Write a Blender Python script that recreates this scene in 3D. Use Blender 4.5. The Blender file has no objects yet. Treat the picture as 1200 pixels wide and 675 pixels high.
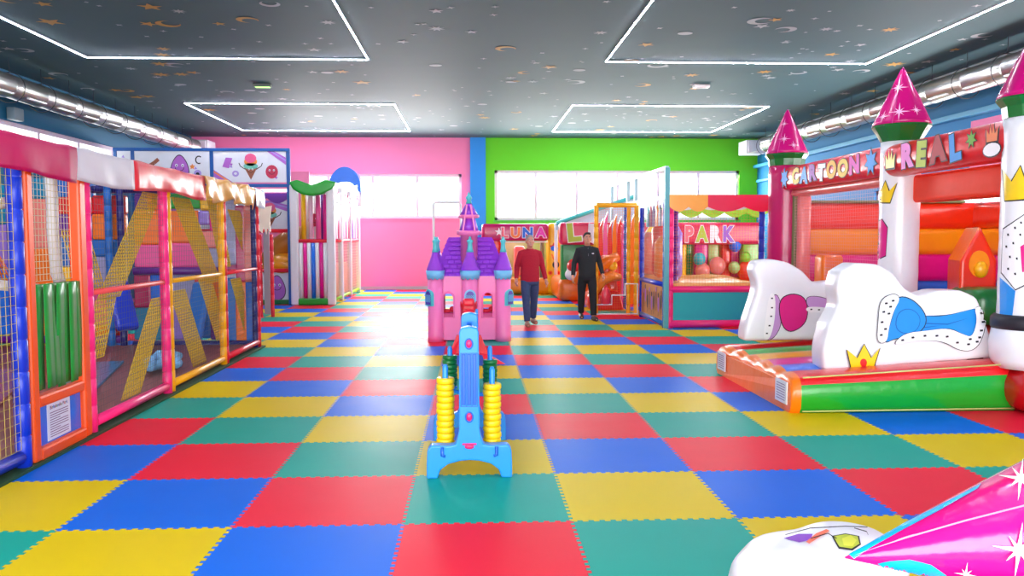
import bpy, bmesh, math, random
from mathutils import Vector as V, Matrix
R = math.radians
PI = math.pi
rng = random.Random(7)
scene = bpy.context.scene
COL = scene.collection

# ------------------------------------------------------------------ camera
FPX, EYE, YAW, PITCH = 968.6, 1.69, R(2.763), R(3.5185)
cam_d = bpy.data.cameras.new('camera')
cam_d.sensor_width = 36.0
cam_d.lens = 36.0 * FPX / 1200.0
cam_d.clip_start = 0.05
cam_d.clip_end = 200
cam = bpy.data.objects.new('camera', cam_d)
COL.objects.link(cam)
cam.location = (0, 0, EYE)
cam.rotation_euler = (PI / 2 - PITCH, R(0.1), -YAW)
scene.camera = cam

_cy, _sy, _cp, _sp = math.cos(YAW), math.sin(YAW), math.cos(PITCH), math.sin(PITCH)
def ray(px, py):
    r = (px - 600) / FPX
    u = (337.5 - py) / FPX
    return (_sy * _cp + u * _sy * _sp + r * _cy, _cy * _cp + u * _cy * _sp - r * _sy, -_sp + u * _cp)
def onY(px, py, y):      # point of the place at depth y seen at that spot of the survey photo
    d = ray(px, py); t = y / d[1]
    return V((d[0] * t, y, EYE + d[2] * t))
def onX(px, py, x):
    d = ray(px, py); t = x / d[0]
    return V((x, d[1] * t, EYE + d[2] * t))

# ------------------------------------------------------------------ materials
def lin(c):
    c = c / 255.0
    return c / 12.92 if c <= 0.04045 else ((c + 0.055) / 1.055) ** 2.4
def rgb(t):
    return (lin(t[0]), lin(t[1]), lin(t[2]), 1.0)
MATS = {}
def M(name, col, rough=0.5, metal=0.0, vary=0.06, scale=6.0, bump=0.0, coat=0.0, emit=0.0, sheen=0.0, spec=0.5):
    if name in MATS:
        return MATS[name]
    m = bpy.data.materials.new(name)
    m.use_nodes = True
    nt = m.node_tree
    b = nt.nodes['Principled BSDF']
    b.inputs['Roughness'].default_value = rough
    b.inputs['Metallic'].default_value = metal
    b.inputs['Coat Weight'].default_value = coat
    b.inputs['Coat Roughness'].default_value = 0.12
    b.inputs['Specular IOR Level'].default_value = spec
    c = rgb(col)
    tc = nt.nodes.new('ShaderNodeTexCoord')
    no = nt.nodes.new('ShaderNodeTexNoise')
    no.inputs['Scale'].default_value = scale
    no.inputs['Detail'].default_value = 3
    nt.links.new(tc.outputs['Object'], no.inputs['Vector'])
    mix = nt.nodes.new('ShaderNodeMix')
    mix.data_type = 'RGBA'
    k0, k1 = 1 - vary, 1 + vary
    mix.inputs['A'].default_value = (c[0] * k0, c[1] * k0, c[2] * k0, 1)
    mix.inputs['B'].default_value = (min(1, c[0] * k1), min(1, c[1] * k1), min(1, c[2] * k1), 1)
    nt.links.new(no.outputs['Fac'], mix.inputs['Factor'])
    nt.links.new(mix.outputs['Result'], b.inputs['Base Color'])
    if bump:
        bp = nt.nodes.new('ShaderNodeBump')
        bp.inputs['Strength'].default_value = bump
        bp.inputs['Distance'].default_value = 0.03
        nt.links.new(no.outputs['Fac'], bp.inputs['Height'])
        nt.links.new(bp.outputs['Normal'], b.inputs['Normal'])
    if emit:
        b.inputs['Emission Color'].default_value = c
        b.inputs['Emission Strength'].default_value = emit
    MATS[name] = m
    return m
def vinyl(name, col, rough=0.28, bump=0.25, scale=7.0):
    return M(name, col, rough=rough, vary=0.05, scale=scale, bump=bump, coat=0.25)
def plastic(name, col, rough=0.35):
    return M(name, col, rough=rough, vary=0.03, scale=3.0)

# ------------------------------------------------------------------ mesh builder
class B:
    def __init__(s):
        s.bm = bmesh.new()
    def _face(s, vs, mi=0, smooth=False):
        try:
            f = s.bm.faces.new(vs)
        except ValueError:
            return None
        f.material_index = mi
        f.smooth = smooth
        return f
    def poly(s, pts, mi=0, smooth=False):
        return s._face([s.bm.verts.new(p) for p in pts], mi, smooth)
    def join(s, other, mi=None, mat=None, smooth=None):
        mp = {}
        for v in other.verts:
            mp[v] = s.bm.verts.new(mat @ v.co if mat else v.co)
        for f in other.faces:
            g = s._face([mp[v] for v in f.verts], f.material_index if mi is None else mi, f.smooth if smooth is None else smooth)
        return s
    def box(s, c, size, bevel=0.0, mi=0, rot=None, seg=2):
        t = bmesh.new()
        bmesh.ops.create_cube(t, size=1.0)
        for v in t.verts:
            v.co = V((v.co.x * size[0], v.co.y * size[1], v.co.z * size[2]))
        if bevel:
            bmesh.ops.bevel(t, geom=t.edges[:], offset=min(bevel, min(size) * 0.49), segments=seg, affect='EDGES', profile=0.5)
        m = Matrix.Translation(V(c))
        if rot is not None:
            m = m @ (rot if isinstance(rot, Matrix) else Matrix.Rotation(rot[1], 4, rot[0]))
        s.join(t, mi, m, smooth=bool(bevel and seg > 2))
        t.free()
        return s
    def bar(s, p0, p1, w, h=None, bevel=0.0, mi=0, up=V((0, 0, 1))):
        p0, p1 = V(p0), V(p1)
        d = p1 - p0
        L = d.length
        x = d.normalized()
        if abs(x.dot(up)) > 0.95:
            up = V((0, 1, 0))
        y = up.cross(x).normalized()
        z = x.cross(y)
        m = Matrix((x, y, z)).transposed().to_4x4()
        return s.box((p0 + p1) / 2, (L, w, h or w), bevel, mi, m)
    def tube(s, pts, r, seg=10, mi=0, caps=True, smooth=True, closed=False, squash=None):
        pts = [V(p) for p in pts]
        n = len(pts)
        rr = r if isinstance(r, (list, tuple)) else [r] * n
        rings = []
        prev = None
        for i in range(n):
            if closed:
                t = pts[(i + 1) % n] - pts[i - 1]
            else:
                t = pts[min(i + 1, n - 1)] - pts[max(i - 1, 0)]
            if t.length < 1e-9:
                t = V((0, 0, 1))
            t.normalize()
            if prev is None:
                a = V((0, 0, 1)) if abs(t.z) < 0.9 else V((1, 0, 0))
                nx = a.cross(t).normalized()
            else:
                nx = (prev - t * prev.dot(t))
                nx = nx.normalized() if nx.length > 1e-6 else V((1, 0, 0))
            prev = nx
            ny = t.cross(nx)
            ring = []
            for k in range(seg):
                a = 2 * PI * k / seg
                off = nx * math.cos(a) * rr[i] + ny * math.sin(a) * rr[i]
                if squash:
                    off = V((off.x * squash[0], off.y * squash[1], off.z * squash[2]))
                ring.append(s.bm.verts.new(pts[i] + off))
            rings.append(ring)
        m = n if closed else n - 1
        for i in range(m):
            a, b = rings[i], rings[(i + 1) % n]
            for k in range(seg):
                s._face([a[k], a[(k + 1) % seg], b[(k + 1) % seg], b[k]], mi, smooth)
        if caps and not closed:
            s._face(rings[0][::-1], mi)
            s._face(rings[-1], mi)
        return s
    def cyl(s, p0, p1, r0, r1=None, seg=14, mi=0, caps=True, smooth=True):
        return s.tube([p0, p1], [r0, r0 if r1 is None else r1], seg, mi, caps, smooth)
    def lathe(s, prof, c=(0, 0, 0), seg=20, mi=0, mat=None, smooth=True, sx=1.0, sy=1.0, mis=None):
        rings = []
        c = V(c)
        for r, z in prof:
            ring = []
            for k in range(seg):
                a = 2 * PI * k / seg
                p = V((r * math.cos(a) * sx, r * math.sin(a) * sy, z))
                p = (mat @ p) if mat else p + c
                ring.append(s.bm.verts.new(p))
            rings.append(ring)
        for i in range(len(rings) - 1):
            for k in range(seg):
                s._face([rings[i][k], rings[i][(k + 1) % seg], rings[i + 1][(k + 1) % seg], rings[i + 1][k]], mis[i] if mis else mi, smooth)
        s._face(rings[0][::-1], mis[0] if mis else mi)
        s._face(rings[-1], mis[-1] if mis else mi)
        return s
    def ball(s, c, r, seg=16, mi=0, rot=None):
        if not isinstance(r, (list, tuple)):
            r = (r, r, r)
        t = bmesh.new()
        bmesh.ops.create_uvsphere(t, u_segments=seg, v_segments=max(6, seg * 2 // 3), radius=1.0)
        m = Matrix.Translation(V(c)) @ (rot.to_4x4() if rot else Matrix.Identity(4)) @ Matrix.Diagonal((r[0], r[1], r[2], 1))
        s.join(t, mi, m, smooth=True)
        t.free()
        return s
    def prism(s, pts, d, mi=0, mis=None):          # closed outline of 3D points pushed along d
        a = [s.bm.verts.new(V(p)) for p in pts]
        b = [s.bm.verts.new(V(p) + V(d)) for p in pts]
        n = len(a)
        s._face(a[::-1], mi)
        s._face(b, mi)
        for i in range(n):
            s._face([a[i], a[(i + 1) % n], b[(i + 1) % n], b[i]], mi if mis is None else mis)
        return s
    def net(s, o, u, v, sp=0.05, t=0.0028, mi=0, sag=0.0):
        o, u, v = V(o), V(u), V(v)
        lu, lv = u.length, v.length
        nrm = u.cross(v).normalized() * sag
        def pt(a, b):
            return o + u * a + v * b + nrm * (math.sin(PI * a) * math.sin(PI * b))
        nu, nv = max(2, int(round(lu / sp))), max(2, int(round(lv / sp)))
        k = 7 if sag else 2
        for i in range(nu + 1):
            s.tube([pt(i / nu, j / (k - 1)) for j in range(k)], t, 4, mi, False, False)
        for j in range(nv + 1):
            s.tube([pt(i / (k - 1), j / nv) for i in range(k)], t, 4, mi, False, False)
        return s
    def sheet(s, f, nu, nv, mi=0, smooth=True, mis=None):
        g = [[s.bm.verts.new(f(i / nu, j / nv)) for j in range(nv + 1)] for i in range(nu + 1)]
        for i in range(nu):
            for j in range(nv):
                s._face([g[i][j], g[i + 1][j], g[i + 1][j + 1], g[i][j + 1]], mis(i, j) if mis else mi, smooth)
        return s
    def flat(s, pts2, fr, mi=0, off=0.0):          # flat shape on a plane: fr = (origin, u, v)
        o, u, v = V(fr[0]), V(fr[1]), V(fr[2])
        n = u.cross(v).normalized()
        return s.poly([o + u * p[0] + v * p[1] + n * off for p in pts2], mi)
    def line(s, pts2, w, fr, mi=0, off=0.0):
        for a, b in zip(pts2[:-1], pts2[1:]):
            d = V((b[0] - a[0], b[1] - a[1]))
            if d.length < 1e-6:
                continue
            q = V((-d.y, d.x)).normalized() * w / 2
            s.flat([(a[0] - q.x, a[1] - q.y), (b[0] - q.x, b[1] - q.y), (b[0] + q.x, b[1] + q.y), (a[0] + q.x, a[1] + q.y)], fr, mi, off)
        return s

NAMES_OFF = {}
def root(name, label, cat, loc, group=None):
    o = bpy.data.objects.new(name, None)
    COL.objects.link(o)
    o.location = V(loc)
    o.empty_display_size = 0.2
    o['label'] = label
    o['category'] = cat
    if group:
        o['group'] = group
    NAMES_OFF[o.name] = V(loc)
    return o
def _off(p):
    while p is not None:
        if p.name in NAMES_OFF:
            return NAMES_OFF[p.name]
        p = p.parent
    return V((0, 0, 0))
def obj(name, b, mats, parent=None, label=None, cat=None, group=None, kind=None, at=None, normals=True):
    me = bpy.data.meshes.new(name)
    off = _off(parent) if parent is not None else (V(at) if at is not None else V((0, 0, 0)))
    for v in b.bm.verts:
        v.co = v.co - off
    if normals:
        bmesh.ops.recalc_face_normals(b.bm, faces=b.bm.faces[:])
    b.bm.to_mesh(me)
    b.bm.free()
    for m in (mats if isinstance(mats, (list, tuple)) else [mats]):
        me.materials.append(m)
    o = bpy.data.objects.new(name, me)
    COL.objects.link(o)
    if parent is not None:
        o.parent = parent
    else:
        o.location = off
        NAMES_OFF[o.name] = off
    if label: o['label'] = label
    if cat: o['category'] = cat
    if group: o['group'] = group
    if kind: o['kind'] = kind
    return o
def struct(name, b, mats, parent=None, at=None, normals=True):
    return obj(name, b, mats, parent, kind='structure' if parent is None else None, at=at, normals=normals)
def dup(src, loc, rotz=None, label=None, group=None, parent=None):
    r = src.copy()
    COL.objects.link(r)
    r.location = V(loc)
    if rotz is not None:
        r.rotation_euler = (0, 0, rotz)
    if label: r['label'] = label
    if group: r['group'] = group
    for ch in list(src.children):
        c = ch.copy()
        COL.objects.link(c)
        c.parent = r
        for g in list(ch.children):
            d = g.copy()
            COL.objects.link(d)
            d.parent = c
    return r
def inflate(o, voxel=0.03, it=10, fac=0.5):
    m = o.modifiers.new('remesh', 'REMESH')
    m.mode = 'VOXEL'
    m.voxel_size = voxel
    m.use_smooth_shade = True
    s = o.modifiers.new('smooth', 'SMOOTH')
    s.factor = fac
    s.iterations = it
    return o
def stick(o, target, off=0.004, cuts=3):
    me = o.data
    bm = bmesh.new()
    bm.from_mesh(me)
    bmesh.ops.triangulate(bm, faces=bm.faces[:])
    for _ in range(cuts):
        long = [e for e in bm.edges if e.calc_length() > 0.05]
        if not long:
            break
        bmesh.ops.subdivide_edges(bm, edges=long, cuts=1)
        bmesh.ops.triangulate(bm, faces=bm.faces[:])
    bm.to_mesh(me)
    bm.free()
    w = o.modifiers.new('wrap', 'SHRINKWRAP')
    w.target = target
    w.wrap_method = 'NEAREST_SURFACEPOINT'
    w.wrap_mode = 'ABOVE_SURFACE'
    w.offset = off
    return o

# 2D shapes
def circ(cx, cy, rx, ry=None, n=20, a0=0.0, a1=2 * PI):
    ry = rx if ry is None else ry
    full = abs(a1 - a0 - 2 * PI) < 1e-6
    k = n if full else n - 1
    return [(cx + rx * math.cos(a0 + (a1 - a0) * i / k), cy + ry * math.sin(a0 + (a1 - a0) * i / k)) for i in range(n)]
def star(cx, cy, r1, r2, n=5, rot=PI / 2):
    return [(cx + (r1 if i % 2 == 0 else r2) * math.cos(rot + PI * i / n), cy + (r1 if i % 2 == 0 else r2) * math.sin(rot + PI * i / n)) for i in range(2 * n)]
def rect(cx, cy, w, h):
    return [(cx - w / 2, cy - h / 2), (cx + w / 2, cy - h / 2), (cx + w / 2, cy + h / 2), (cx - w / 2, cy + h / 2)]
def crown2(cx, cy, w, h):
    p = [(-.5, -.5), (.5, -.5), (.56, .3), (.27, -.05), (.14, .5), (0, -.02), (-.18, .5), (-.27, -.05), (-.56, .3)]
    return [(cx + x * w, cy + y * h) for x, y in p]
def moon(cx, cy, r, rot):
    out = circ(0, 0, r, r, 12, -2.2, 2.2)
    inn = circ(r * 0.45, 0, r * 0.78, r * 0.82, 12, 2.45, -2.45 + 2 * PI - 2 * PI)
    inn = [(r * .42 + r * .8 * math.cos(a), r * .8 * math.sin(a)) for a in [1.85 - 3.7 * i / 11 for i in range(12)]]
    pts = [(-x, y) for x, y in [(-r * math.cos(a), r * math.sin(a)) for a in [-2.1 + 4.2 * i / 11 for i in range(12)]]]
    # simple crescent: outer arc then inner arc back
    o1 = [(r * math.cos(a), r * math.sin(a)) for a in [0.6 + (2 * PI - 1.2) * i / 13 for i in range(14)]]
    o2 = [(r * .35 + r * .75 * math.cos(a), r * .75 * math.sin(a)) for a in [2 * PI - 0.85 - (2 * PI - 1.7) * i / 13 for i in range(14)]]
    c, s_ = math.cos(rot), math.sin(rot)
    return [(cx + x * c - y * s_, cy + x * s_ + y * c) for x, y in o1 + o2]

_glyphs = {}
def glyph(ch, bold=0.0):
    key = (ch, bold)
    if key in _glyphs:
        return _glyphs[key]
    cu = bpy.data.curves.new('glyph', 'FONT')
    cu.body = ch
    cu.size = 1.0
    cu.offset = bold
    cu.resolution_u = 4
    o = bpy.data.objects.new('glyph', cu)
    COL.objects.link(o)
    dg = bpy.context.evaluated_depsgraph_get()
    me = bpy.data.meshes.new_from_object(o.evaluated_get(dg))
    vs = [v.co.copy() for v in me.vertices]
    fs = [list(p.vertices) for p in me.polygons]
    bpy.data.objects.remove(o)
    bpy.data.meshes.remove(me)
    bpy.data.curves.remove(cu)
    x0 = min([v.x for v in vs] or [0])
    x1 = max([v.x for v in vs] or [0.3])
    _glyphs[key] = (vs, fs, x0, x1)
    return _glyphs[key]
def write(b, word, fr, h, mis, gap=0.08, bold=0.02, edge=None, off=0.004, width=None, tilt=None, centre=True):
    """Letters of WORD on the plane fr=(origin,u,v), cap height h. mis: a material slot per letter; edge: slot of the dark rim."""
    sc = h / 0.69
    adv = []
    x = 0
    for ch in word:
        if ch == ' ':
            adv.append(x); x += 0.32; continue
        vs, fs, x0, x1 = glyph(ch, bold)
        adv.append(x - x0)
        x += x1 - x0 + gap
    tot = (x - gap) * sc
    kx = (width / tot) if width else 1.0
    o, u, v = V(fr[0]), V(fr[1]), V(fr[2])
    n = u.cross(v).normalized()
    sh = -tot * kx / 2 if centre else 0
    for i, ch in enumerate(word):
        if ch == ' ':
            continue
        t = tilt[i % len(tilt)] if tilt else (0, 0)
        lay = [(bold, mis[i % len(mis)], off)]
        if edge is not None:
            lay.insert(0, (bold + 0.035, edge, off * 0.5))
        for bo, mi, of in lay:
            vs, fs, x0, x1 = glyph(ch, bo)
            g0 = glyph(ch, bold)
            cx = (g0[2] + g0[3]) / 2
            ca, sa = math.cos(t[0]), math.sin(t[0])
            bv = []
            for p in vs:
                lx, ly = p.x - cx, p.y - 0.35
                lx, ly = lx * ca - ly * sa, lx * sa + ly * ca
                X_ = ((adv[i] + cx) + lx) * sc * kx + sh
                Y_ = (ly + 0.35 + t[1]) * sc
                bv.append(b.bm.verts.new(o + u * X_ + v * Y_ + n * of))
            for f in fs:
                b._face([bv[k] for k in f], mi)
    return b

from mathutils.bvhtree import BVHTree
_BVH = {}
def chaikin(pts, n=2):
    for _ in range(n):
        q = []
        for i in range(len(pts)):
            a, c = pts[i], pts[(i + 1) % len(pts)]
            q += [(a[0] * .75 + c[0] * .25, a[1] * .75 + c[1] * .25), (a[0] * .25 + c[0] * .75, a[1] * .25 + c[1] * .75)]
        pts = q
    return pts
def paint(target, polys, mat, name, lift=0, step=4.0):
    """A thin printed shape laid on the real surface of TARGET (survey-photo outline, carried onto the surface)."""
    if target.name not in _BVH:
        dg = bpy.context.evaluated_depsgraph_get()
        _BVH[target.name] = BVHTree.FromObject(target, dg)
    tree = _BVH[target.name]
    off = _off(target)
    bm = bmesh.new()
    for pts in polys:
        try:
            bm.faces.new([bm.verts.new((p[0], p[1], 0)) for p in pts])
        except ValueError:
            pass
    bmesh.ops.triangulate(bm, faces=bm.faces[:])
    for _ in range(4):
        long = [e for e in bm.edges if e.calc_length() > step]
        if not long: break
        bmesh.ops.subdivide_edges(bm, edges=long, cuts=1)
        bmesh.ops.triangulate(bm, faces=bm.faces[:])
    bad = []
    for v in bm.verts:
        d = V(ray(v.co.x, v.co.y)).normalized()
        loc, nor, idx, dist = tree.ray_cast(V((0, 0, EYE)) - off, d)
        if loc is None: bad.append(v)
        else:
            if nor.dot(d) > 0: nor = -nor
            v.co = loc + nor * (.003 + .002 * lift)
    bmesh.ops.delete(bm, geom=bad, context='VERTS')
    for f in bm.faces: f.smooth = True
    b = B(); b.bm.free(); b.bm = bm
    for v in bm.verts: v.co = v.co + off
    return obj(name, b, mat, target, normals=False)
# ------------------------------------------------------------------ palette
XL, XR, YB, YR, ZC = -8.9, 9.4, 27.0, -3.0, 4.9
WHITE = plastic('white_plastic', (236, 236, 236))
SILVER = M('brushed_metal', (190, 195, 198), rough=0.3, metal=0.9, vary=0.08, scale=20)
DARK = M('dark_ink', (28, 24, 34), rough=0.5)
BLUE_STEEL = M('blue_steel', (10, 84, 160), rough=0.35)
YEL = vinyl('yellow_vinyl', (250, 190, 20))
ORG = vinyl('orange_vinyl', (250, 120, 10))
REDV = vinyl('red_vinyl', (226, 24, 30))
REDO = vinyl('red_orange_vinyl', (240, 52, 16))
MAG = vinyl('magenta_vinyl', (226, 10, 140))
CRIM = vinyl('crimson_vinyl', (190, 8, 92))
BLUEV = vinyl('blue_vinyl', (24, 112, 226))
GREENV = vinyl('green_vinyl', (18, 160, 40))
DGREENV = vinyl('dark_green_vinyl', (10, 112, 44))
WHITEV = vinyl('white_vinyl', (238, 238, 242), bump=0.35, scale=5.0)
PAPER = M('paper', (225, 228, 236), rough=0.6)
PINKP = plastic('pink_pad', (248, 40, 124))
ORGP = plastic('orange_pad', (248, 84, 14))
YELP = plastic('yellow_pad', (245, 172, 10))
REDP = plastic('red_pad', (222, 28, 52))
BLUEP = plastic('blue_pad', (14, 50, 190))
NAVYP = plastic('navy_pad', (22, 22, 110))
AZURE = plastic('azure_pad', (16, 104, 190))
PURP = plastic('purple_pad', (98, 22, 140))
TEALP = plastic('teal_board', (40, 178, 186))
GREENP = plastic('green_strip', (16, 140, 46), rough=0.4)
NETW = M('pale_net', (206, 196, 160), rough=0.7)
NETD = M('dim_net', (84, 92, 96), rough=0.7)
NETY = M('yellow_net', (226, 190, 30), rough=0.6)
NETO = M('orange_net', (230, 120, 30), rough=0.6)

# ------------------------------------------------------------------ floor of interlocking foam tiles
def floor_material():
    m = bpy.data.materials.new('foam_tiles')
    m.use_nodes = True
    nt = m.node_tree
    N, L = nt.nodes, nt.links
    b = N['Principled BSDF']
    b.inputs['Roughness'].default_value = 0.5
    b.inputs['Specular IOR Level'].default_value = 0.055
    geo = N.new('ShaderNodeNewGeometry')
    sep = N.new('ShaderNodeSeparateXYZ')
    L.new(geo.outputs['Position'], sep.inputs[0])
    def math_(op, a, c=None, d=None):
        n = N.new('ShaderNodeMath'); n.operation = op
        for i, x in enumerate((a, c, d)):
            if x is None: continue
            if isinstance(x, (int, float)): n.inputs[i].default_value = x
            else: L.new(x, n.inputs[i])
        return n.outputs[0]
    u = math_('SUBTRACT', sep.outputs[0], -0.415)
    v = math_('SUBTRACT', sep.outputs[1], 4.81)
    def teeth(t):
        return math_('MULTIPLY', math_('SIGN', math_('SINE', math_('MULTIPLY', t, 2 * PI * 15))), 0.011)
    uu = math_('ADD', u, teeth(v))
    vv = math_('ADD', v, teeth(u))
    i, j = math_('FLOOR', uu), math_('FLOOR', vv)
    idx = math_('FLOORED_MODULO', math_('ADD', math_('ADD', i, j), 1.0), 4.0)
    f = math_('DIVIDE', math_('ADD', idx, 0.5), 4.0)
    ramp = N.new('ShaderNodeValToRGB')
    ramp.color_ramp.interpolation = 'CONSTANT'
    cols = [(240, 34, 60), (14, 164, 144), (226, 194, 14), (0, 106, 218)]
    el = ramp.color_ramp.elements
    while len(el) < 4: el.new(0.5)
    for k in range(4):
        el[k].position = k / 4.0
        el[k].color = rgb(cols[k])
    L.new(f, ramp.inputs[0])
    # thin joint
    def edge(t):
        fr = math_('FRACT', t)
        return math_('MINIMUM', fr, math_('SUBTRACT', 1.0, fr))
    d = math_('MINIMUM', edge(uu), edge(vv))
    joint = math_('LESS_THAN', d, 0.0025)
    noise = N.new('ShaderNodeTexNoise'); noise.inputs['Scale'].default_value = 240; noise.inputs['Detail'].default_value = 2
    L.new(geo.outputs['Position'], noise.inputs['Vector'])
    scuff = N.new('ShaderNodeTexNoise'); scuff.inputs['Scale'].default_value = 2.2; scuff.inputs['Detail'].default_value = 6
    L.new(geo.outputs['Position'], scuff.inputs['Vector'])
    mix = N.new('ShaderNodeMix'); mix.data_type = 'RGBA'; mix.blend_type = 'MULTIPLY'
    L.new(math_('MULTIPLY', joint, 0.35), mix.inputs['Factor'])
    L.new(ramp.outputs[0], mix.inputs['A']); mix.inputs['B'].default_value = (0.2, 0.2, 0.2, 1)
    L.new(mix.outputs['Result'], b.inputs['Base Color'])
    L.new(math_('ADD', math_('MULTIPLY', scuff.outputs['Fac'], 0.12), 0.36), b.inputs['Roughness'])
    bp = N.new('ShaderNodeBump'); bp.inputs['Strength'].default_value = 0.12; bp.inputs['Distance'].default_value = 0.002
    h = math_('SUBTRACT', noise.outputs['Fac'], math_('MULTIPLY', joint, 1.5))
    L.new(h, bp.inputs['Height']); L.new(bp.outputs['Normal'], b.inputs['Normal'])
    return m
b = B(); b.box(((XL + XR) / 2, (YB + YR) / 2, -0.05), (XR - XL + 0.4, YB - YR + 0.4, 0.1))
struct('floor', b, floor_material())

# ------------------------------------------------------------------ ceiling papered with stars
b = B()
b.box(((XL + XR) / 2, (YB + YR) / 2, ZC + 0.05), (XR - XL + 0.4, YB - YR + 0.4, 0.1))
fr = ((0, 0, ZC - 0.006), (1, 0, 0), (0, -1, 0))
rs = random.Random(31)
for k in range(540):
    x, y = rs.uniform(XL + 0.4, XR - 0.4), rs.uniform(8, YB - 0.3)
    if any(min(abs(x - q) for q in xs) < 0.2 for xs in ((-6.8, -1.85, 2.45, 7.3),)):
        continue
    t = rs.random()
    c = 2 if rs.random() < 0.36 else 1
    if t < 0.40:
        r = rs.uniform(0.1, 0.22) if c == 2 else rs.uniform(0.06, 0.15)
        b.flat(star(x, -y, r, r * 0.42, 5 if rs.random() < .6 else 8, rs.uniform(0, 6)), fr, c)
    elif t < 0.9:
        b.flat(star(x, -y, rs.uniform(0.03, 0.07), 0.025, 4, rs.uniform(0, 6)), fr, 1)
    elif t < 0.96:
        r, ro = rs.uniform(0.13, 0.2), rs.uniform(0, 6)
        def mp(px_, py_): return (x + px_ * math.cos(ro) - py_ * math.sin(ro), -y + px_ * math.sin(ro) + py_ * math.cos(ro))
        for q in range(12):
            a0, a1 = .55 + (2 * PI - 1.1) * q / 12, .55 + (2 * PI - 1.1) * (q + 1) / 12
            def inn(a): return (r * .33 + r * .72 * math.cos(a), r * .72 * math.sin(a)) if abs(a - PI) < 2.45 else (r * math.cos(a) * .99, r * math.sin(a) * .99)
            b.flat([mp(r * math.cos(a0), r * math.sin(a0)), mp(r * math.cos(a1), r * math.sin(a1)), mp(*inn(a1)), mp(*inn(a0))], fr, c)
    else:
        b.flat(circ(x, -y, 0.12, 0.1, 18), fr, 1)
CEIL = M('star_ceiling_paper', (66, 96, 102), rough=0.66, spec=0.24, vary=0.06, scale=1.2)
CST1 = M('pale_star_print', (158, 170, 176), rough=0.6)
CST2 = M('gold_star_print', (186, 142, 58), rough=0.6)
struct('ceiling', b, [CEIL, CST1, CST2], normals=False)

# ------------------------------------------------------------------ walls
PINKW = M('pink_wall_paint', (242, 136, 182), rough=0.7, vary=0.02, scale=0.8)
GREENW = M('green_wall_paint', (96, 214, 24), rough=0.7, vary=0.02, scale=0.8)
BLUEW = M('blue_wall_paint', (8, 126, 186), rough=0.7, vary=0.03, scale=0.8)
TEALW = M('teal_wall_paint', (4, 100, 140), rough=0.7, vary=0.03, scale=0.8)
GREYW = M('grey_upper_wall', (150, 162, 168), rough=0.7, vary=0.03)
def wall_boxes(b, axis, pos, thick, a0, a1, holes, bands):
    """A wall across [a0,a1] with rectangular holes (a0,a1,z0,z1); bands: [(z0,z1,slot)]; bands may also be limited in a: (z0,z1,slot,a0,a1)."""
    As = sorted({a0, a1} | {h[0] for h in holes} | {h[1] for h in holes} | {q for bd in bands if len(bd) > 3 for q in bd[3:5]})
    Zs = sorted({0, ZC} | {h[2] for h in holes} | {h[3] for h in holes} | {q for bd in bands for q in bd[:2]})
    for i in range(len(As) - 1):
        for j in range(len(Zs) - 1):
            ca, cz = (As[i] + As[i + 1]) / 2, (Zs[j] + Zs[j + 1]) / 2
            if any(h[0] < ca < h[1] and h[2] < cz < h[3] for h in holes):
                continue
            mi = 0
            for bd in bands:
                if bd[0] < cz < bd[1] and (len(bd) < 5 or bd[3] < ca < bd[4]):
                    mi = bd[2]
            sa, sz = As[i + 1] - As[i], Zs[j + 1] - Zs[j]
            if axis == 'x':
                b.box((ca, pos, cz), (sa, thick, sz), mi=mi)
            else:
                b.box((pos, ca, cz), (thick, sa, sz), mi=mi)
W1 = (-6.05, -0.33, 2.3, 3.74)      # window in the pink wall
W2 = (0.74, 8.8, 2.24, 3.86)        # window in the green wall
b = B()
wall_boxes(b, 'x', YB + 0.1, 0.2, XL - 0.2, XR + 0.2, [W1, W2], [(0, ZC, 0, XL - 0.2, 0.2), (0, ZC, 1, 0.2, XR + 0.2)])
struct('wall_back', b, [PINKW, GREENW])
b = B(); b.box((0.2, YB - 0.05, ZC / 2), (0.5, 0.12, ZC))
struct('trim_1', b, M('blue_pilaster', (30, 146, 232), rough=0.6, vary=0.02))
W4 = (9.0, 23.0, 3.5, 3.95)        # high strip window on the left
b = B(); wall_boxes(b, 'y', XL - 0.1, 0.2, YR, YB, [W4], [])
struct('wall_left', b, TEALW)
W3 = (9.0, 19.0, 0.9, 2.75)         # window behind the bouncy castle
b = B(); wall_boxes(b, 'y', XR + 0.1, 0.2, YR, YB, [W3], [(4.62, ZC, 1), (0, 3.85, 2, 7.0, 15.3)])
struct('wall_right', b, [BLUEW, GREYW, PINKW])
b = B(); b.box((XR - .08, 15.0, 3.98), (.2, 23.8, .1), .01); b.box((XR - .05, 21.0, 3.5), (.12, 11.6, .08), .01)
struct('trim_2', b, M('light_blue_ledge', (60, 160, 206), rough=.5))
W5 = (-7.5, 8.0, 0.1, 3.6)          # unseen shop front behind the camera, added to let in fill light
b = B(); wall_boxes(b, 'x', YR - 0.1, 0.2, XL - 0.2, XR + 0.2, [W5], [])
struct('wall_front', b, PINKW)
b = B(); b.box((XL + 0.01, 12, 0.05), (0.03, 29.8, 0.1)); struct('baseboard_left', b, PINKW)
b = B(); b.box((-4.4, YB - 0.02, 0.05), (8.9, 0.03, 0.1)); struct('baseboard_back', b, M('grey_skirting', (196, 180, 188), rough=0.6))

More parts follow.
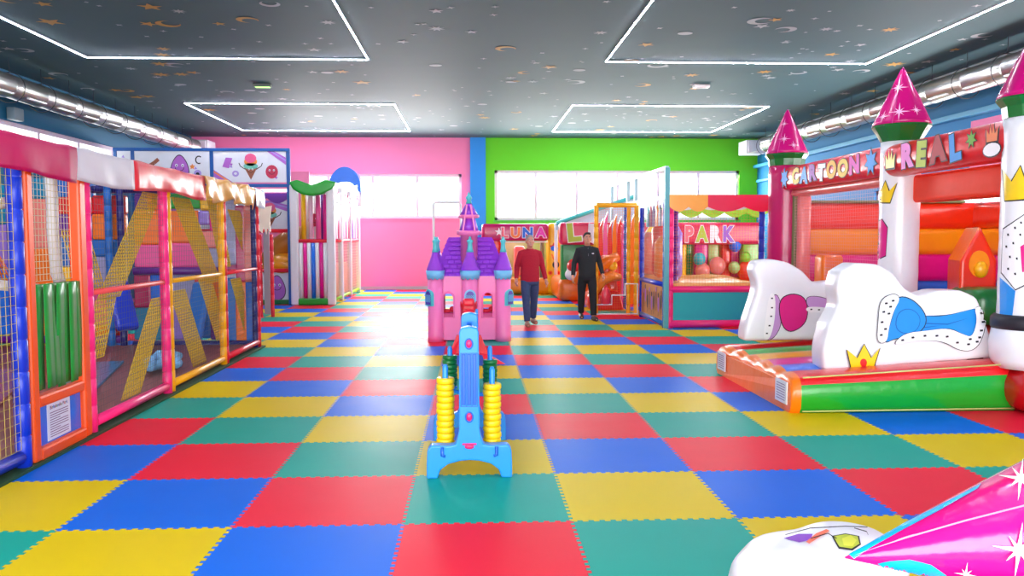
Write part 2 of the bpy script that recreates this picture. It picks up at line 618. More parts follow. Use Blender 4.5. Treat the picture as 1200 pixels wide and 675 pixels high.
FRAMEW = M('window_frame_white', (214, 200, 214), rough=0.4)
def glass():
    m = bpy.data.materials.new('window_glass'); m.use_nodes = True
    nt = m.node_tree
    nt.nodes.remove(nt.nodes['Principled BSDF'])
    tr = nt.nodes.new('ShaderNodeBsdfTransparent'); gl = nt.nodes.new('ShaderNodeBsdfGlossy')
    gl.inputs['Roughness'].default_value = 0.02
    tr.inputs['Color'].default_value = (0.96, 0.98, 0.98, 1)
    mx = nt.nodes.new('ShaderNodeMixShader'); mx.inputs[0].default_value = 0.06
    no = nt.nodes.new('ShaderNodeTexNoise'); no.inputs['Scale'].default_value = 0.7
    mp = nt.nodes.new('ShaderNodeMapRange'); mp.inputs['To Min'].default_value = 0.04; mp.inputs['To Max'].default_value = 0.08
    nt.links.new(no.outputs['Fac'], mp.inputs['Value']); nt.links.new(mp.outputs['Result'], mx.inputs[0])
    nt.links.new(tr.outputs[0], mx.inputs[1]); nt.links.new(gl.outputs[0], mx.inputs[2])
    nt.links.new(mx.outputs[0], nt.nodes['Material Output'].inputs['Surface'])
    return m
GLASS = glass()
def window(name, axis, pos, hole, n, fw=0.09, sill=None):
    a0, a1, z0, z1 = hole
    def P(a, z): return (a, pos, z) if axis == 'x' else (pos, a, z)
    def S(a, z, t=0.08): return (a, t, z) if axis == 'x' else (t, a, z)
    b = B()
    b.box(P((a0 + a1) / 2, z0 + fw / 2), S(a1 - a0, fw)); b.box(P((a0 + a1) / 2, z1 - fw / 2), S(a1 - a0, fw))
    b.box(P(a0 + fw / 2, (z0 + z1) / 2), S(fw, z1 - z0)); b.box(P(a1 - fw / 2, (z0 + z1) / 2), S(fw, z1 - z0))
    for k in range(1, n):
        b.box(P(a0 + (a1 - a0) * k / n, (z0 + z1) / 2), S(fw * 0.9, z1 - z0 - 2 * fw))
    w = struct(name, b, FRAMEW)
    for k in range(n):
        g = B(); c0, c1 = a0 + (a1 - a0) * k / n + fw / 2, a0 + (a1 - a0) * (k + 1) / n - fw / 2
        g.box(P((c0 + c1) / 2, (z0 + z1) / 2), S(c1 - c0, z1 - z0 - 2 * fw, 0.012))
        obj('pane', g, GLASS, w)
    if sill is not None:
        s_ = B(); s_.box(P((a0 + a1) / 2, z0 - 0.03), S(a1 - a0 + 0.1, 0.06, 0.3)); obj('window_sill', s_, sill, w)
    return w
window('window_1', 'x', YB + 0.1, W1, 4, sill=PINKW)
window('window_2', 'x', YB + 0.1, W2, 6, sill=M('green_sill', (70, 190, 70), rough=0.5))
window('window_3', 'y', XR + 0.1, W3, 5)
window('window_4', 'y', XL - 0.1, W4, 8)
window('window_5', 'x', YR - 0.1, W5, 6)  # glazing of the assumed shop front, out of view

# ------------------------------------------------------------------ light
w = bpy.data.worlds.new('sky'); scene.world = w; w.use_nodes = True
bg = w.node_tree.nodes['Background']
bg.inputs[0].default_value = (0.93, 0.97, 1.0, 1); bg.inputs[1].default_value = 1.6
def daylight(name, loc, size, aim, power, col=(1, 0.98, 0.96)):
    l = bpy.data.lights.new(name, 'AREA'); l.shape = 'RECTANGLE'; l.size, l.size_y = size; l.energy = power; l.color = col
    o = bpy.data.objects.new(name, l); COL.objects.link(o)
    o.location = loc
    o.rotation_euler = V(aim).to_track_quat('-Z', 'Y').to_euler()
    return o
P_BACK, P_FRONT, P_RIGHT, P_LEFT = 420, 1300, 600, 60
daylight('daylight_pink_window', (-3.2, YB + 0.35, 3.0), (5.6, 1.5), (0, -1, -0.65), P_BACK * 1.8)
daylight('daylight_green_window', (4.8, YB + 0.35, 3.05), (8.0, 1.6), (0, -1, -0.5), P_BACK * 1.5)
daylight('daylight_side_window', (XR + 0.35, 14.0, 1.85), (10.0, 1.8), (-1, 0, 0.5), P_RIGHT)
daylight('daylight_high_window', (XL - 0.35, 16.0, 3.6), (14.0, 0.5), (1, 0, -0.1), P_LEFT)
daylight('front_fill_light', (0.25, YR - 0.35, 1.9), (15.4, 3.5), (0, 1, 0.0), P_FRONT)  # front fill added through the assumed shop front, source unseen

# LED light lines under the ceiling
LED = M('led_strip_light', (234, 236, 255), emit=145.0)
HOUS = M('led_channel', (210, 214, 222), rough=0.4)
lab = {(0, 0): 'white LED rectangle on the ceiling nearest above the netted cage', (0, 1): 'white LED rectangle on the ceiling beside the pink wall',
       (1, 0): 'violet-white LED rectangle on the ceiling above the bouncy castle', (1, 1): 'white LED rectangle on the ceiling beside the green wall',
       (0, 2): 'added unseen white LED rectangle on the ceiling over the entrance side of the netted cage', (1, 2): 'added unseen white LED rectangle on the ceiling over the fallen pink cone'}
for ix, (x0, x1) in enumerate(((-6.8, -1.85), (2.45, 7.3))):
    for iy, (y0, y1) in enumerate(((10.25, 15.2), (20.2, 25.2), (0.3, 5.2))):  # last row is out of view, added to brighten the near floor
        t = root('led_light_frame', lab[(ix, iy)], 'ceiling light', ((x0 + x1) / 2, (y0 + y1) / 2, ZC - 0.001), 'LED light rectangles')
        for a, c in (((x0, y0), (x1, y0)), ((x1, y0), (x1, y1)), ((x1, y1), (x0, y1)), ((x0, y1), (x0, y0))):
            h = B(); h.bar((a[0], a[1], ZC - 0.012), (c[0], c[1], ZC - 0.012), 0.03, 0.022); hh = obj('channel', h, HOUS, t)
            h = B(); h.bar((a[0], a[1], ZC - 0.0245), (c[0], c[1], ZC - 0.0245), 0.016, 0.003); obj('light_strip', h, LED, hh)

# ventilation ducts
DUCT = M('spiral_duct_metal', (176, 176, 172), rough=0.3, metal=0.9, vary=0.12, scale=2)
STRAP = M('dark_duct_strap', (50, 54, 58), rough=0.5)
def duct(x, lab, ybox):
    t = root('ventilation_duct', lab, 'duct', (x, 14, 4.38))
    b = B(); pts = []
    prof = []
    y = 2.0
    while y < ybox:
        prof += [(0.21, y), (0.21, y + 1.02), (0.218, y + 1.03), (0.218, y + 1.07), (0.21, y + 1.08)]
        y += 1.1
    b.lathe([(r, q) for r, q in prof if q <= ybox], seg=28, mat=Matrix.Translation((x, 0, 4.38)) @ Matrix.Rotation(-PI / 2, 4, 'X'))
    obj('pipe', b, DUCT, t)
    y = 3.2
    while y < ybox - 0.3:
        s_ = B(); s_.tube([(x + 0.27 * math.cos(a), y, 4.36 + 0.27 * math.sin(a)) for a in [2 * PI * k / 24 for k in range(24)]], 0.008, 5, closed=True)
        s_.cyl((x, y, 4.6), (x, y, ZC), 0.006, seg=5)
        obj('hanger', s_, STRAP, t)
        g = B(); sx = -1 if x > 0 else 1
        g.bar((x + sx * 0.15, y + 0.3, 4.225), (x + sx * 0.15, y + 0.9, 4.225), 0.08, 0.02)
        obj('air_outlet', g, M('outlet_metal', (225, 225, 220), rough=0.3, metal=0.6), t)
        y += 1.1
    bx = B(); bx.box((x, ybox + 0.35, 4.42), (0.62, 0.75, 0.4), 0.02); bx.box((x, ybox - 0.04, 4.42), (0.5, 0.06, 0.34), 0.01)
    obj('end_box', bx, M('grey_white_casing', (205, 212, 216), rough=0.4), t)
duct(8.62, 'round silver ventilation duct above the bouncy castle along the blue wall', 24.9)
duct(-8.2, 'round silver ventilation duct along the dark teal wall above the cage', 25.4)

p = onX(20, 133, XL + 0.12)
b = B(); b.box((XL + 0.09, p.y, p.z), (0.16, 0.34, 0.24), 0.02); 
t = obj('wall_speaker', b, M('grey_speaker', (120, 140, 150), rough=0.5), label='small grey box speaker mounted high on the dark teal wall', cat='speaker', at=(XL + 0.09, p.y, p.z))
d = (ZC - EYE)
def onC(px, py):
    r_ = ray(px, py); k = (ZC - EYE) / r_[2]
    return V((r_[0] * k, r_[1] * k, ZC))
p = onC(308, 98)
b = B(); b.box((p.x, p.y, ZC - 0.03), (0.36, 0.16, 0.06), 0.01); t = root('emergency_light', 'small green-lit emergency light on the ceiling', 'light', (p.x, p.y, ZC))
obj('housing', b, M('grey_housing', (90, 104, 96), rough=0.5), t)
b = B(); b.box((p.x, p.y, ZC - 0.066), (0.3, 0.11, 0.012), 0.004); obj('diffuser', b, M('green_diffuser', (170, 230, 120), emit=1.2), t)
p = onC(822, 100)
b = B(); b.box((p.x, p.y, ZC - 0.03), (0.34, 0.18, 0.06), 0.015); t = root('ceiling_detector', 'flat white plastic box fixed to the ceiling above the trampoline', 'ceiling unit', (p.x, p.y, ZC))
obj('housing', b, WHITE, t)
b = B(); b.box((p.x, p.y, ZC - 0.064), (0.2, 0.09, 0.01), 0.003); obj('lens', b, M('grey_lens', (170, 176, 180)), t)
# ------------------------------------------------------------------ netted play cage along the left side
def pad_post(b, x, y, z0, z1, r, mi=0, step=0.235):
    prof = [(r * 0.9, z0)]
    z = z0
    while z < z1 - 1e-3:
        e = min(z + step, z1)
        prof += [(r, z + 0.004), (r, e - 0.012), (r * 0.86, e - 0.004)]
        z = e
    b.lathe(prof, (x, y, 0), 12, mi)
CX = -3.28
cage = root('play_cage', 'long netted soft play cage with padded posts and a shiny striped canopy edge', 'play cage', (CX, 9, 0))
FL1 = M('dark_green_base_mat', (16, 66, 30), rough=0.7)
FL2 = M('brown_deck', (138, 62, 48), rough=0.45, vary=0.3, scale=4)
b = B(); b.box((-5.35, 8.7, 0.012), (4.3, 8.4, 0.022)); obj('base_mat', b, FL1, cage)
b = B(); b.box((-5.35, 8.7, 0.04), (4.05, 8.2, 0.04)); obj('deck', b, FL2, cage)
bays = [ # y0, y1, post mat, name
    (4.55, 6.12, BLUEP, 0.055), (7.2, 8.98, PINKP, 0.05), (9.09, 11.0, YELP, 0.045), (11.09, 12.78, REDP, 0.045)]
for k, (y0, y1, mt, r) in enumerate(bays):
    for y in (y0, y1):
        b = B(); pad_post(b, CX, y, 0.02, 2.34, r); obj('post', b, mt, cage)
    for z, rr in ((0.1, r * 0.9), (1.22, 0.026), (2.3, 0.03)):
        if k == 0 and z == 1.22:
            continue
        b = B(); b.cyl((CX, y0 + r, z), (CX, y1 - r, z), rr, seg=12); obj('rail', b, mt if z != 1.22 else (M('orange_pink_rail', (240, 80, 80)) if k == 1 else mt), cage)
    b = B(); b.net((CX + 0.015, y0 + r, 0.16), (0, y1 - y0 - 2 * r, 0), (0, 0, 2.1), 0.055 if k else .065, 0.0013 if k else .002); obj('net', b, NETD if k else M('straw_net', (190, 170, 70), rough=.7), cage)
b = B(); pad_post(b, CX - 0.02, 12.68, 0.02, 2.34, 0.04); obj('post', b, NAVYP, cage, )
# entrance: orange frame, vinyl strips, notice
en = B()
en.box((CX, 6.24, 1.16), (0.1, 0.1, 2.28), 0.02); en.box((CX, 7.06, 1.16), (0.1, 0.12, 2.28), 0.02)
en.box((CX, 6.65, 0.06), (0.1, 0.74, 0.1), 0.02); en.box((CX, 6.65, 0.46), (0.09, 0.74, 0.09), 0.02)
ent = obj('entrance_frame', en, ORGP, cage)
b = B(); b.box((CX - 0.01, 6.65, 0.265), (0.03, 0.72, 0.32), 0.004); brd = obj('low_board', b, BLUEV, ent)
b = B(); f = ((CX + 0.007, 6.63, 0.255), (0, 1, 0), (0, 0, 1))
b.box((CX + 0.009, 6.63, 0.27), (0.004, 0.36, 0.29))
fr = ((CX + 0.012, 6.63, 0.27), (0, 1, 0), (0, 0, 1))
write(b, 'Birbalandia Park', (fr[0] + V((0, 0, 0.1)) if isinstance(fr[0], V) else V(fr[0]) + V((0, 0, 0.095)), fr[1], fr[2]), 0.026, [1, 2, 3, 4], gap=0.07, bold=0.02, off=0.001, width=0.28)
for i in range(11):
    ww = 0.29 if i % 4 != 3 else 0.16
    b.flat(rect(-(0.29 - ww) / 2, 0.066 - i * 0.0185, ww, 0.006), fr, 1, 0.001)
obj('notice_sheet', b, [PAPER, M('plum_print', (120, 60, 110)), M('red_print', (220, 50, 60)), M('green_print', (60, 150, 60)), M('blue_print', (50, 80, 190))], brd)
b = B(); b.cyl((CX, 6.3, 1.31), (CX, 7.0, 1.31), 0.03); rod = obj('curtain_rod', b, GREENP, ent)
rs = random.Random(5)
for i in range(7):
    y = 6.36 + i * 0.098
    ph, amp = rs.uniform(0, 6), rs.uniform(0.004, 0.016)
    xo = 0.012 * (i % 2)
    zb = 0.52 + rs.uniform(0, 0.03)
    b = B(); b.sheet(lambda u, v: V((CX + 0.034 + xo + amp * v * math.sin(ph + 2 * v), y - 0.062 + 0.12 * u + 0.02 * v * math.sin(ph), 1.335 - (1.335 - zb) * v)), 2, 8)
    o = obj('vinyl_strip', b, GREENP, ent)
    m = o.modifiers.new('thick', 'SOLIDIFY'); m.thickness = 0.003
b = B(); b.net((CX - 0.03, 6.3, 1.36), (0, 0.7, 0), (0, 0, 0.9), 0.05, 0.0024); obj('net', b, NETW, ent)
b = B(); b.cyl((CX, 6.12, 2.3), (CX, 7.2, 2.3), 0.035); obj('rail', b, ORGP, cage)
# canopy edge
CAN = [(4.5, 6.88, M('rose_red_vinyl', (196, 8, 88), rough=.5, bump=.3, scale=2.5, spec=.12), 'magenta'), (6.88, 8.02, M('cream_canopy_vinyl', (214, 206, 212), rough=0.5, bump=0.25, scale=3, spec=.2), 'w'), (8.02, 10.08, M('coral_canopy_vinyl', (226, 50, 60), rough=.3, bump=0.3, scale=2.5, spec=.3), 'r'),
       (10.08, 12.42, M('gold_canopy_vinyl', (220, 160, 74), rough=0.3, bump=0.5, scale=3, spec=.35), 'g'), (12.42, 12.95, M('icy_canopy_vinyl', (206, 226, 234), rough=0.25, bump=0.2, coat=0.3), 'b')]
rs = random.Random(9)
for i, (y0, y1, mt, nm) in enumerate(CAN):
    a1, a2 = rs.uniform(0, 6), rs.uniform(0, 6)
    wob = 0.012 if nm != 'g' else 0.024
    def edge(u, v, y0=y0, y1=y1, a1=a1, a2=a2, wob=wob, nm=nm):
        y = y0 + (y1 - y0) * u
        # v 0..0.55 the hanging valance from its lower hem up, then over the top towards the inside
        bil = wob * (math.sin(a1 + 7 * y) + 0.7 * math.sin(a2 + 13 * y + 6 * v))
        if v <= 0.6:
            t = v / 0.6
            return V((CX + 0.09 + 0.012 * math.sin(PI * t) + bil * (1 - t * 0.4), y, 2.15 + 0.28 * t + (0.02 * math.sin(a1 + 3 * y) * (1 - t)) + (bil * 0.8 if nm == 'g' else 0)))
        t = (v - 0.6) / 0.4
        return V((CX + 0.09 - 0.55 * t, y, 2.43 + 0.02 * math.sin(t * PI * 0.5) + bil * 0.5))
    b = B(); b.sheet(edge, 18 if nm != 'g' else 40, 14)
    o = obj('canopy_section', b, mt, cage)
    m = o.modifiers.new('thick', 'SOLIDIFY'); m.thickness = 0.006
# inside: second row of posts, deck, panels, slides, yellow net ramps
XI = -5.45
for y, mt in ((12.72, AZURE),):
    b = B(); pad_post(b, XI + .17, 12.74, 0.06, 2.5, 0.05); obj('inner_post', b, NAVYP, cage)
for y, mt in ((6.2, AZURE), (12.72, AZURE)):
    b = B(); pad_post(b, XI, y, 0.06, 2.5, 0.055); obj('inner_post', b, mt, cage)
for y, mt in ((4.7, PURP), (7.0, REDP), (9.2, YELP), (11.2, BLUEP), (12.75, REDP)):
    b = B(); pad_post(b, -7.3, y, 0.06, 2.6, 0.055); obj('inner_post', b, mt, cage)
def pad_px(x0, y0, x1, y1, mt, Y=12.86, t=.14, nm='end_pad', bev=.03):
    p, q = onY(x0, y1, Y), onY(x1, y0, Y)
    b = B(); b.box(((p.x + q.x) / 2, Y + t / 2, (p.z + q.z) / 2), (q.x - p.x, t, q.z - p.z), bev); obj(nm, b, mt, cage)
LILAC = vinyl('lilac_vinyl', (150, 120, 210)); ROSE = vinyl('pink_vinyl', (236, 80, 150)); GREYP = vinyl('grey_lilac_vinyl', (150, 150, 190)); SALM = vinyl('salmon_vinyl', (240, 130, 120)); TEALV = vinyl('teal_vinyl', (10, 130, 170))
for r_ in ((-40, 215, 24, 262, TEALV), (-40, 262, 24, 310, LILAC), (-40, 310, 24, 392, BLUEV), (25, 208, 62, 232, TEALV), (25, 232, 62, 290, SALM), (25, 290, 62, 392, ORG),
           (62, 206, 108, 230, AZURE), (62, 230, 108, 250, REDV), (62, 250, 108, 277, PURP), (62, 277, 108, 312, AZURE), (62, 312, 108, 392, YEL),
           (108, 228, 146, 250, REDV), (108, 250, 146, 280, ORG), (108, 280, 146, 300, AZURE), (108, 300, 146, 342, GREYP), (108, 342, 146, 380, ROSE), (108, 380, 146, 398, REDV),
           (157, 226, 172, 246, PURP), (172, 226, 192, 246, ORG), (157, 246, 192, 286, ORG), (157, 286, 192, 313, ROSE), (157, 321, 176, 360, CRIM), (176, 321, 192, 360, BLUEV), (157, 360, 192, 398, TEALV),
           (192, 226, 234, 244, GREENV), (234, 226, 262, 246, YEL), (192, 246, 232, 284, ORG), (232, 246, 245, 263, LILAC), (245, 248, 262, 270, MAG), (232, 270, 262, 290, SALM), (192, 284, 232, 313, ROSE), (232, 290, 262, 313, GREYP),
           (192, 321, 228, 362, GREYP), (228, 321, 246, 366, REDO), (246, 321, 262, 366, ORG), (192, 362, 226, 398, LILAC), (226, 366, 246, 396, AZURE), (246, 366, 262, 398, PURP),
           (262, 232, 276, 310, GREYP), (276, 240, 286, 330, CRIM), (286, 240, 298, 330, SALM), (262, 325, 276, 400, AZURE), (276, 330, 288, 400, ORG), (288, 330, 299, 400, BLUEV)):
    pad_px(*r_)
for x0, y0, x1, y1, mt in ((108, 216, 262, 226, NAVYP), (157, 313, 262, 321, PURP), (-40, 392, 146, 402, PURP), (157, 398, 299, 408, NAVYP)):
    p, q = onY(x0, (y0 + y1) / 2, 12.8), onY(x1, (y0 + y1) / 2, 12.8)
    b = B(); b.cyl(p, q, .06, seg=12); obj('padded_beam', b, mt, cage)
cols = [REDV, ORG, BLUEV, LILAC, ROSE, AZURE, YEL, PURP]
rs = random.Random(12)
for row, (z0, z1) in enumerate(((0.1, 1.1), (1.15, 2.2))):
    y = 6.0; k = row * 3
    while y < 12.7:
        wv = rs.uniform(1.0, 1.7); y1 = min(y + wv, 12.75)
        b = B(); b.box((-7.33, (y + y1) / 2, (z0 + z1) / 2), (0.06, y1 - y - 0.03, z1 - z0 - 0.03), 0.02); obj('wall_pad', b, cols[k % 8], cage); k += 1; y = y1
def chute(b, p0, p1, w, mi=0, dip=0.12):
    p0, p1 = V(p0), V(p1); d = p1 - p0; side = V((-d.y, d.x, 0)).normalized()
    def f(u, v):
        p = p0 + d * u; p.z += -0.12 * math.sin(PI * u) * 1.0
        a = (v - 0.5) * 2
        return p + side * a * w / 2 + V((0, 0, dip * (a * a) ** 1.5 * 1.4))
    b.sheet(f, 14, 10, mi)
b = B(); b.bar((-3.85, 7.5, .075), (-4.75, 10.9, .075), .42, .03, .01); obj('floor_strip', b, TEALV, cage)
b = B(); b.bar((-4.6, 7.4, .075), (-5.6, 10.4, .075), .5, .03, .01); obj('floor_strip', b, vinyl('rust_vinyl', (170, 70, 56)), cage)
for p0, p1, mt in (((-4.1, 5.6, 0.1), (-4.3, 5.3, 1.0), AZURE), (onY(150, 385, 11.6), onY(137, 330, 12.2), BLUEP), (onY(225, 398, 12.2), onY(238, 330, 12.5), AZURE)):
    b = B(); b.bar(p0, p1, 0.3, 0.12, 0.05); obj('foam_ramp', b, mt, cage)
# yellow net ramps: one leaning band in every half bay
def band(y0, z0, y1, z1, w, x=CX - 0.28, mt=NETY):
    b = B(); b.net((x, y0 - w / 2, z0), (0, w, 0), (-0.06, y1 - y0, z1 - z0), 0.042, 0.0065); obj('climbing_net', b, mt, cage)
def band_px(p0, p1, w, x=CX - .22, mt=NETY):
    a_, c_ = onX(*p0, x), onX(*p1, x)
    b = B(); b.net((x, a_.y - w / 2, a_.z), (0, w, 0), (-.02, c_.y - a_.y, c_.z - a_.z), .045, .0062); obj('climbing_net', b, mt, cage)
for p0, p1, w_ in (((178, 226), (130, 348), .5), ((124, 350), (112, 420), .42), ((187, 348), (150, 482), .46), ((212, 232), (252, 330), .62), ((250, 236), (266, 312), .5), ((208, 340), (238, 432), .5), ((240, 326), (262, 396), .5), ((274, 246), (299, 312), .6), ((276, 326), (296, 398), .5)):
    band_px(p0, p1, w_)
b = B(); b.net((CX - 0.2, 4.6, 1.9), (0, 1.5, 0), (-0.15, 0.15, -1.75), 0.07, 0.006, sag=0.2); obj('climbing_net', b, NETY, cage)
b = B(); b.net((CX - 0.5, 6.3, 1.3), (0, 0.75, 0), (-0.1, -0.5, 0.7), 0.06, 0.006, sag=0.1); obj('climbing_net', b, NETO, cage)
b = B(); b.tube([onX(59, 196, CX - .4), onX(61, 230, CX - .4), onX(62, 270, CX - .4), onX(66, 318, CX - .4), onX(73, 338, CX - .4)], .05, 12); obj('bent_tube', b, WHITE, cage)
b = B(); b.cyl(onX(-30, 330, CX - .25), onX(78, 341, CX - .25), .04); obj('cross_bar', b, WHITE, cage)
b = B(); b.cyl(onX(-30, 242, CX - .5), onX(24, 234, CX - .5), .045); obj('cross_bar', b, WHITE, cage)
b = B(); b.net(onX(72, 270, CX - .3), V((0, .5, 0)), onX(95, 345, CX - .3) - onX(72, 270, CX - .3), .05, .006); obj('climbing_net', b, NETY, cage)
for z in (1.55, 1.8, 2.05):
    b = B(); b.ball((-5.0, 7.9, z), (0.14, 0.14, 0.13)); obj('punch_ball', b, vinyl('violet_ball', (96, 60, 160)), cage)
# loose pale blue cloth on the deck
b = B()
rs = random.Random(3)
for k in range(7):
    a = rs.uniform(0, PI)
    c = V((-3.75 + rs.uniform(-.14, .14), 10.25 + rs.uniform(-.22, .22), 0.13 + 0.03 * (k % 3)))
    d_ = V((math.cos(a), math.sin(a), rs.uniform(-.1, .1))) * 0.2
    b.tube([c - d_, c + V((0, 0, 0.05)), c + d_], [0.05, 0.07, 0.045], 10)
o = obj('crumpled_cloth', b, M('pale_blue_cloth', (120, 180, 226), rough=0.6, bump=0.5, scale=10), label='crumpled pale blue cloth lying on the deck behind the yellow-framed net', cat='cloth', at=(-3.75, 10.25, 0.06))
inflate(o, 0.02, 3)

# ------------------------------------------------------------------ ice-cream playhouse at the back left
YH = 20.9
hs = root('ice_cream_playhouse', 'tall soft playhouse with blue-framed cartoon food panels and a picket-topped tower', 'playhouse', (-5.5, YH, 0))
INK = [PAPER, M('violet_print', (176, 100, 196)), M('pink_print', (232, 92, 140)), M('mint_print', (110, 190, 170)), M('brown_print', (150, 84, 60)), M('crimson_print', (196, 44, 80)), M('orange_print', (240, 140, 60)), DARK, M('lilac_print', (170, 150, 220))]
def doodle_panel(b, o, w, h, seed, cone=None, egg=None):
    fr = (o, (1, 0, 0), (0, 0, 1))
    rs = random.Random(seed)
    b.box((o[0], o[1] + 0.022, o[2]), (w, 0.04, h))
    def smile(x, y, s):
        for q in (-1, 1):
            b.flat(circ(x + q * s * .35, y + s * .15, s * .16, s * .18, 10), fr, 0, 0.006); b.flat(circ(x + q * s * .35, y + s * .12, s * .07, s * .09, 8), fr, 7, 0.007)
        b.line([(x + s * .5 * math.cos(a), y - s * .1 + s * .4 * math.sin(a)) for a in [PI + PI * i / 8 for i in range(9)]], s * .07, fr, 7, 0.006)
    if cone is not None:
        x, s = cone, h * 0.42
        b.flat([(x - s * .5, -s * .05), (x, -s * 1.0), (x + s * .5, -s * .05)], fr, 4, 0.003)
        b.flat(circ(x, s * .05, s * .56, s * .24), fr, 3, 0.004); b.flat(circ(x, s * .4, s * .5, s * .34), fr, 6, 0.004); b.flat(circ(x, s * .66, s * .44, s * .36), fr, 2, 0.005)
        smile(x, -s * .25, s * .4)
        for q in (-1, 1): b.line([(x + q * s * .4, -s * .2), (x + q * s * .8, s * .05), (x + q * s * .9, s * .3)], s * .06, fr, 7, 0.003)
        x2 = cone + w * 0.29
        b.flat(circ(x2, -h * .16, h * .2, h * .22), fr, 5, 0.003); smile(x2, -h * .14, h * .2)
        b.flat([(-w * .5, -h * .1), (-w * .5, -h * .32), (-w * .36, -h * .5), (-w * .24, -h * .5)], fr, 1, 0.002)
        b.line([(-w * .5, -h * .16), (-w * .27, -h * .5)], .035, fr, 6, 0.003)
        b.flat([(w * .5, h * .06), (w * .5, h * .3), (w * .34, h * .5), (w * .24, h * .5)], fr, 1, 0.002)
        b.line([(w * .5, h * .2), (w * .3, h * .5)], .03, fr, 8, 0.003)
        b.flat([(-w * .38 , h*.0), (-w*.29, -h*.05), (-w * .24, h * .28), (-w * .33, h * .3)], fr, 1, 0.003)
        b.flat(circ(-w * .2, -h * .22, h * .11, h * .1), fr, 8, 0.003); b.flat(circ(-w * .2, -h * .22, h * .05, h * .04), fr, 0, 0.004)
    if egg is not None:
        x = egg
        b.flat([(x + h * .3 * math.cos(a) * (1 - .28 * math.sin(a)), -h * .06 + h * .45 * math.sin(a)) for a in [2 * PI * i / 28 for i in range(28)]], fr, 7, 0.002)
        b.flat([(x + h * .275 * math.cos(a) * (1 - .28 * math.sin(a)), -h * .06 + h * .42 * math.sin(a)) for a in [2 * PI * i / 28 for i in range(28)]], fr, 1, 0.004)
        smile(x, 0, h * .28)
        b.line([(x - w * .42, 0), (x - w * .34, h * .12), (x - w * .28, h * .24)], .09, fr, 4, 0.003)
        b.line([(x + w * .26 + h * .1 * math.cos(a), h * .22 + h * .12 * math.sin(a)) for a in [.8 + 4.4 * i / 10 for i in range(11)]], .03, fr, 7, 0.003)
        b.flat(circ(x + w * .24, -h * .22, h * .12), fr, 8, 0.003); b.flat(circ(x + w * .24, -h * .24, h * .06), fr, 7, 0.004)
        b.flat(star(x + w * .17, -h * .0, h * .1, h * .05, 5), fr, 6, 0.003)
    for k in range(7):
        x, y = rs.uniform(-w * .46, w * .46), rs.uniform(-h * .42, h * .42)
        if abs(x - (cone if cone is not None else egg if egg is not None else 9)) < w * .2: continue
        b.flat(star(x, y, h * .06, h * .03, rs.choice((3, 4, 5)), rs.uniform(0, 6)), fr, rs.choice((1, 2, 8)), 0.002)
zt, zb_ = 3.86, 2.98
xs = [-8.75, -8.33, -6.42, -4.55]
for i in range(3):
    x0, x1 = xs[i], xs[i + 1]
    b = B(); doodle_panel(b, ((x0 + x1) / 2, YH, (zt + zb_) / 2 + 0.02), x1 - x0 - 0.1, zt - zb_ - 0.12, 40 + i, cone=(0.02 if i == 2 else None), egg=(0.18 if i == 1 else None))
    obj('food_panel', b, INK, hs)
for x in xs:
    b = B(); b.box((x, YH + 0.04, zt / 2), (0.09, 0.09, zt), 0.01); obj('frame_post', b, BLUE_STEEL, hs)
for z in (zt, zb_):
    b = B(); b.box(((xs[0] + xs[-1]) / 2, YH + 0.03, z), (xs[-1] - xs[0] + 0.09, 0.1, 0.08), 0.01); obj('frame_rail', b, BLUE_STEEL, hs)
b = B(); b.box(((xs[0] + xs[-1]) / 2, YH + 0.1, 2.86), (4.1, 0.06, 0.07), 0.01); obj('light_tube', b, M('white_tube_light', (240, 244, 255), emit=1.5), hs)
# scalloped purple band and doodle boards between
def scallop(x0, x1, ztop, depth, n, r):
    pts = [(x1, ztop), (x0, ztop)]
    for k in range(n):
        c0 = x0 + (x1 - x0) * k / n; wv = (x1 - x0) / n
        for i in range(9):
            pts.append((c0 + wv * i / 8, ztop - depth - r * math.sin(PI * i / 8)))
    return pts
b = B(); b.prism([(x, YH + 0.2, z) for x, z in scallop(-8.4, -4.6, 2.8, 0.12, 7, 0.13)], (0, 0.04, 0)); obj('scalloped_band', b, PURP, hs)
b = B(); doodle_panel(b, (-6.4, YH + 0.34, 2.25), 3.8, 0.75, 77, cone=1.3); obj('food_panel', b, INK, hs)
b = B(); b.cyl((-8.3, YH + 0.2, 1.86), (-4.5, YH + 0.2, 1.86), 0.05); obj('padded_beam', b, REDP, hs)
b = B(); b.cyl((-8.3, YH + 0.2, 0.86), (-4.5, YH + 0.2, 0.86), 0.05); obj('padded_beam', b, REDP, hs)
b = B(); doodle_panel(b, (-6.4, YH + 0.3, 0.46), 3.8, 0.72, 78, egg=1.45); obj('food_panel', b, INK, hs)
b = B(); b.box((-6.4, YH + 0.3, 0.06), (3.9, 0.25, 0.12), 0.02); obj('base_pad', b, DGREENV, hs)
b = B(); b.box((-6.4, YH + 2.2, 1.8), (3.9, 0.1, 3.4), 0.02); obj('rear_pad', b, vinyl('rose_vinyl', (240, 130, 170)), hs)
AMB = M('amber_tube_plastic', (232, 150, 30), rough=0.25)
b = B(); b.tube([onY(300, 330, YH + .9), onY(318, 303, YH + .8), onY(330, 287, YH + .8), onY(342, 279, YH + 0.8), onY(360, 276, YH + 1.0)], 0.28, 16); obj('tube_slide', b, M('brown_tube_plastic', (176, 110, 30), rough=0.3), hs)
b = B(); chute(b, onY(300, 316, YH + .55), onY(356, 306, YH + 0.5), 0.6); b.ball(onY(333, 310, YH + .55), (0.45, 0.35, 0.3)); o = obj('slide', b, AMB, hs)
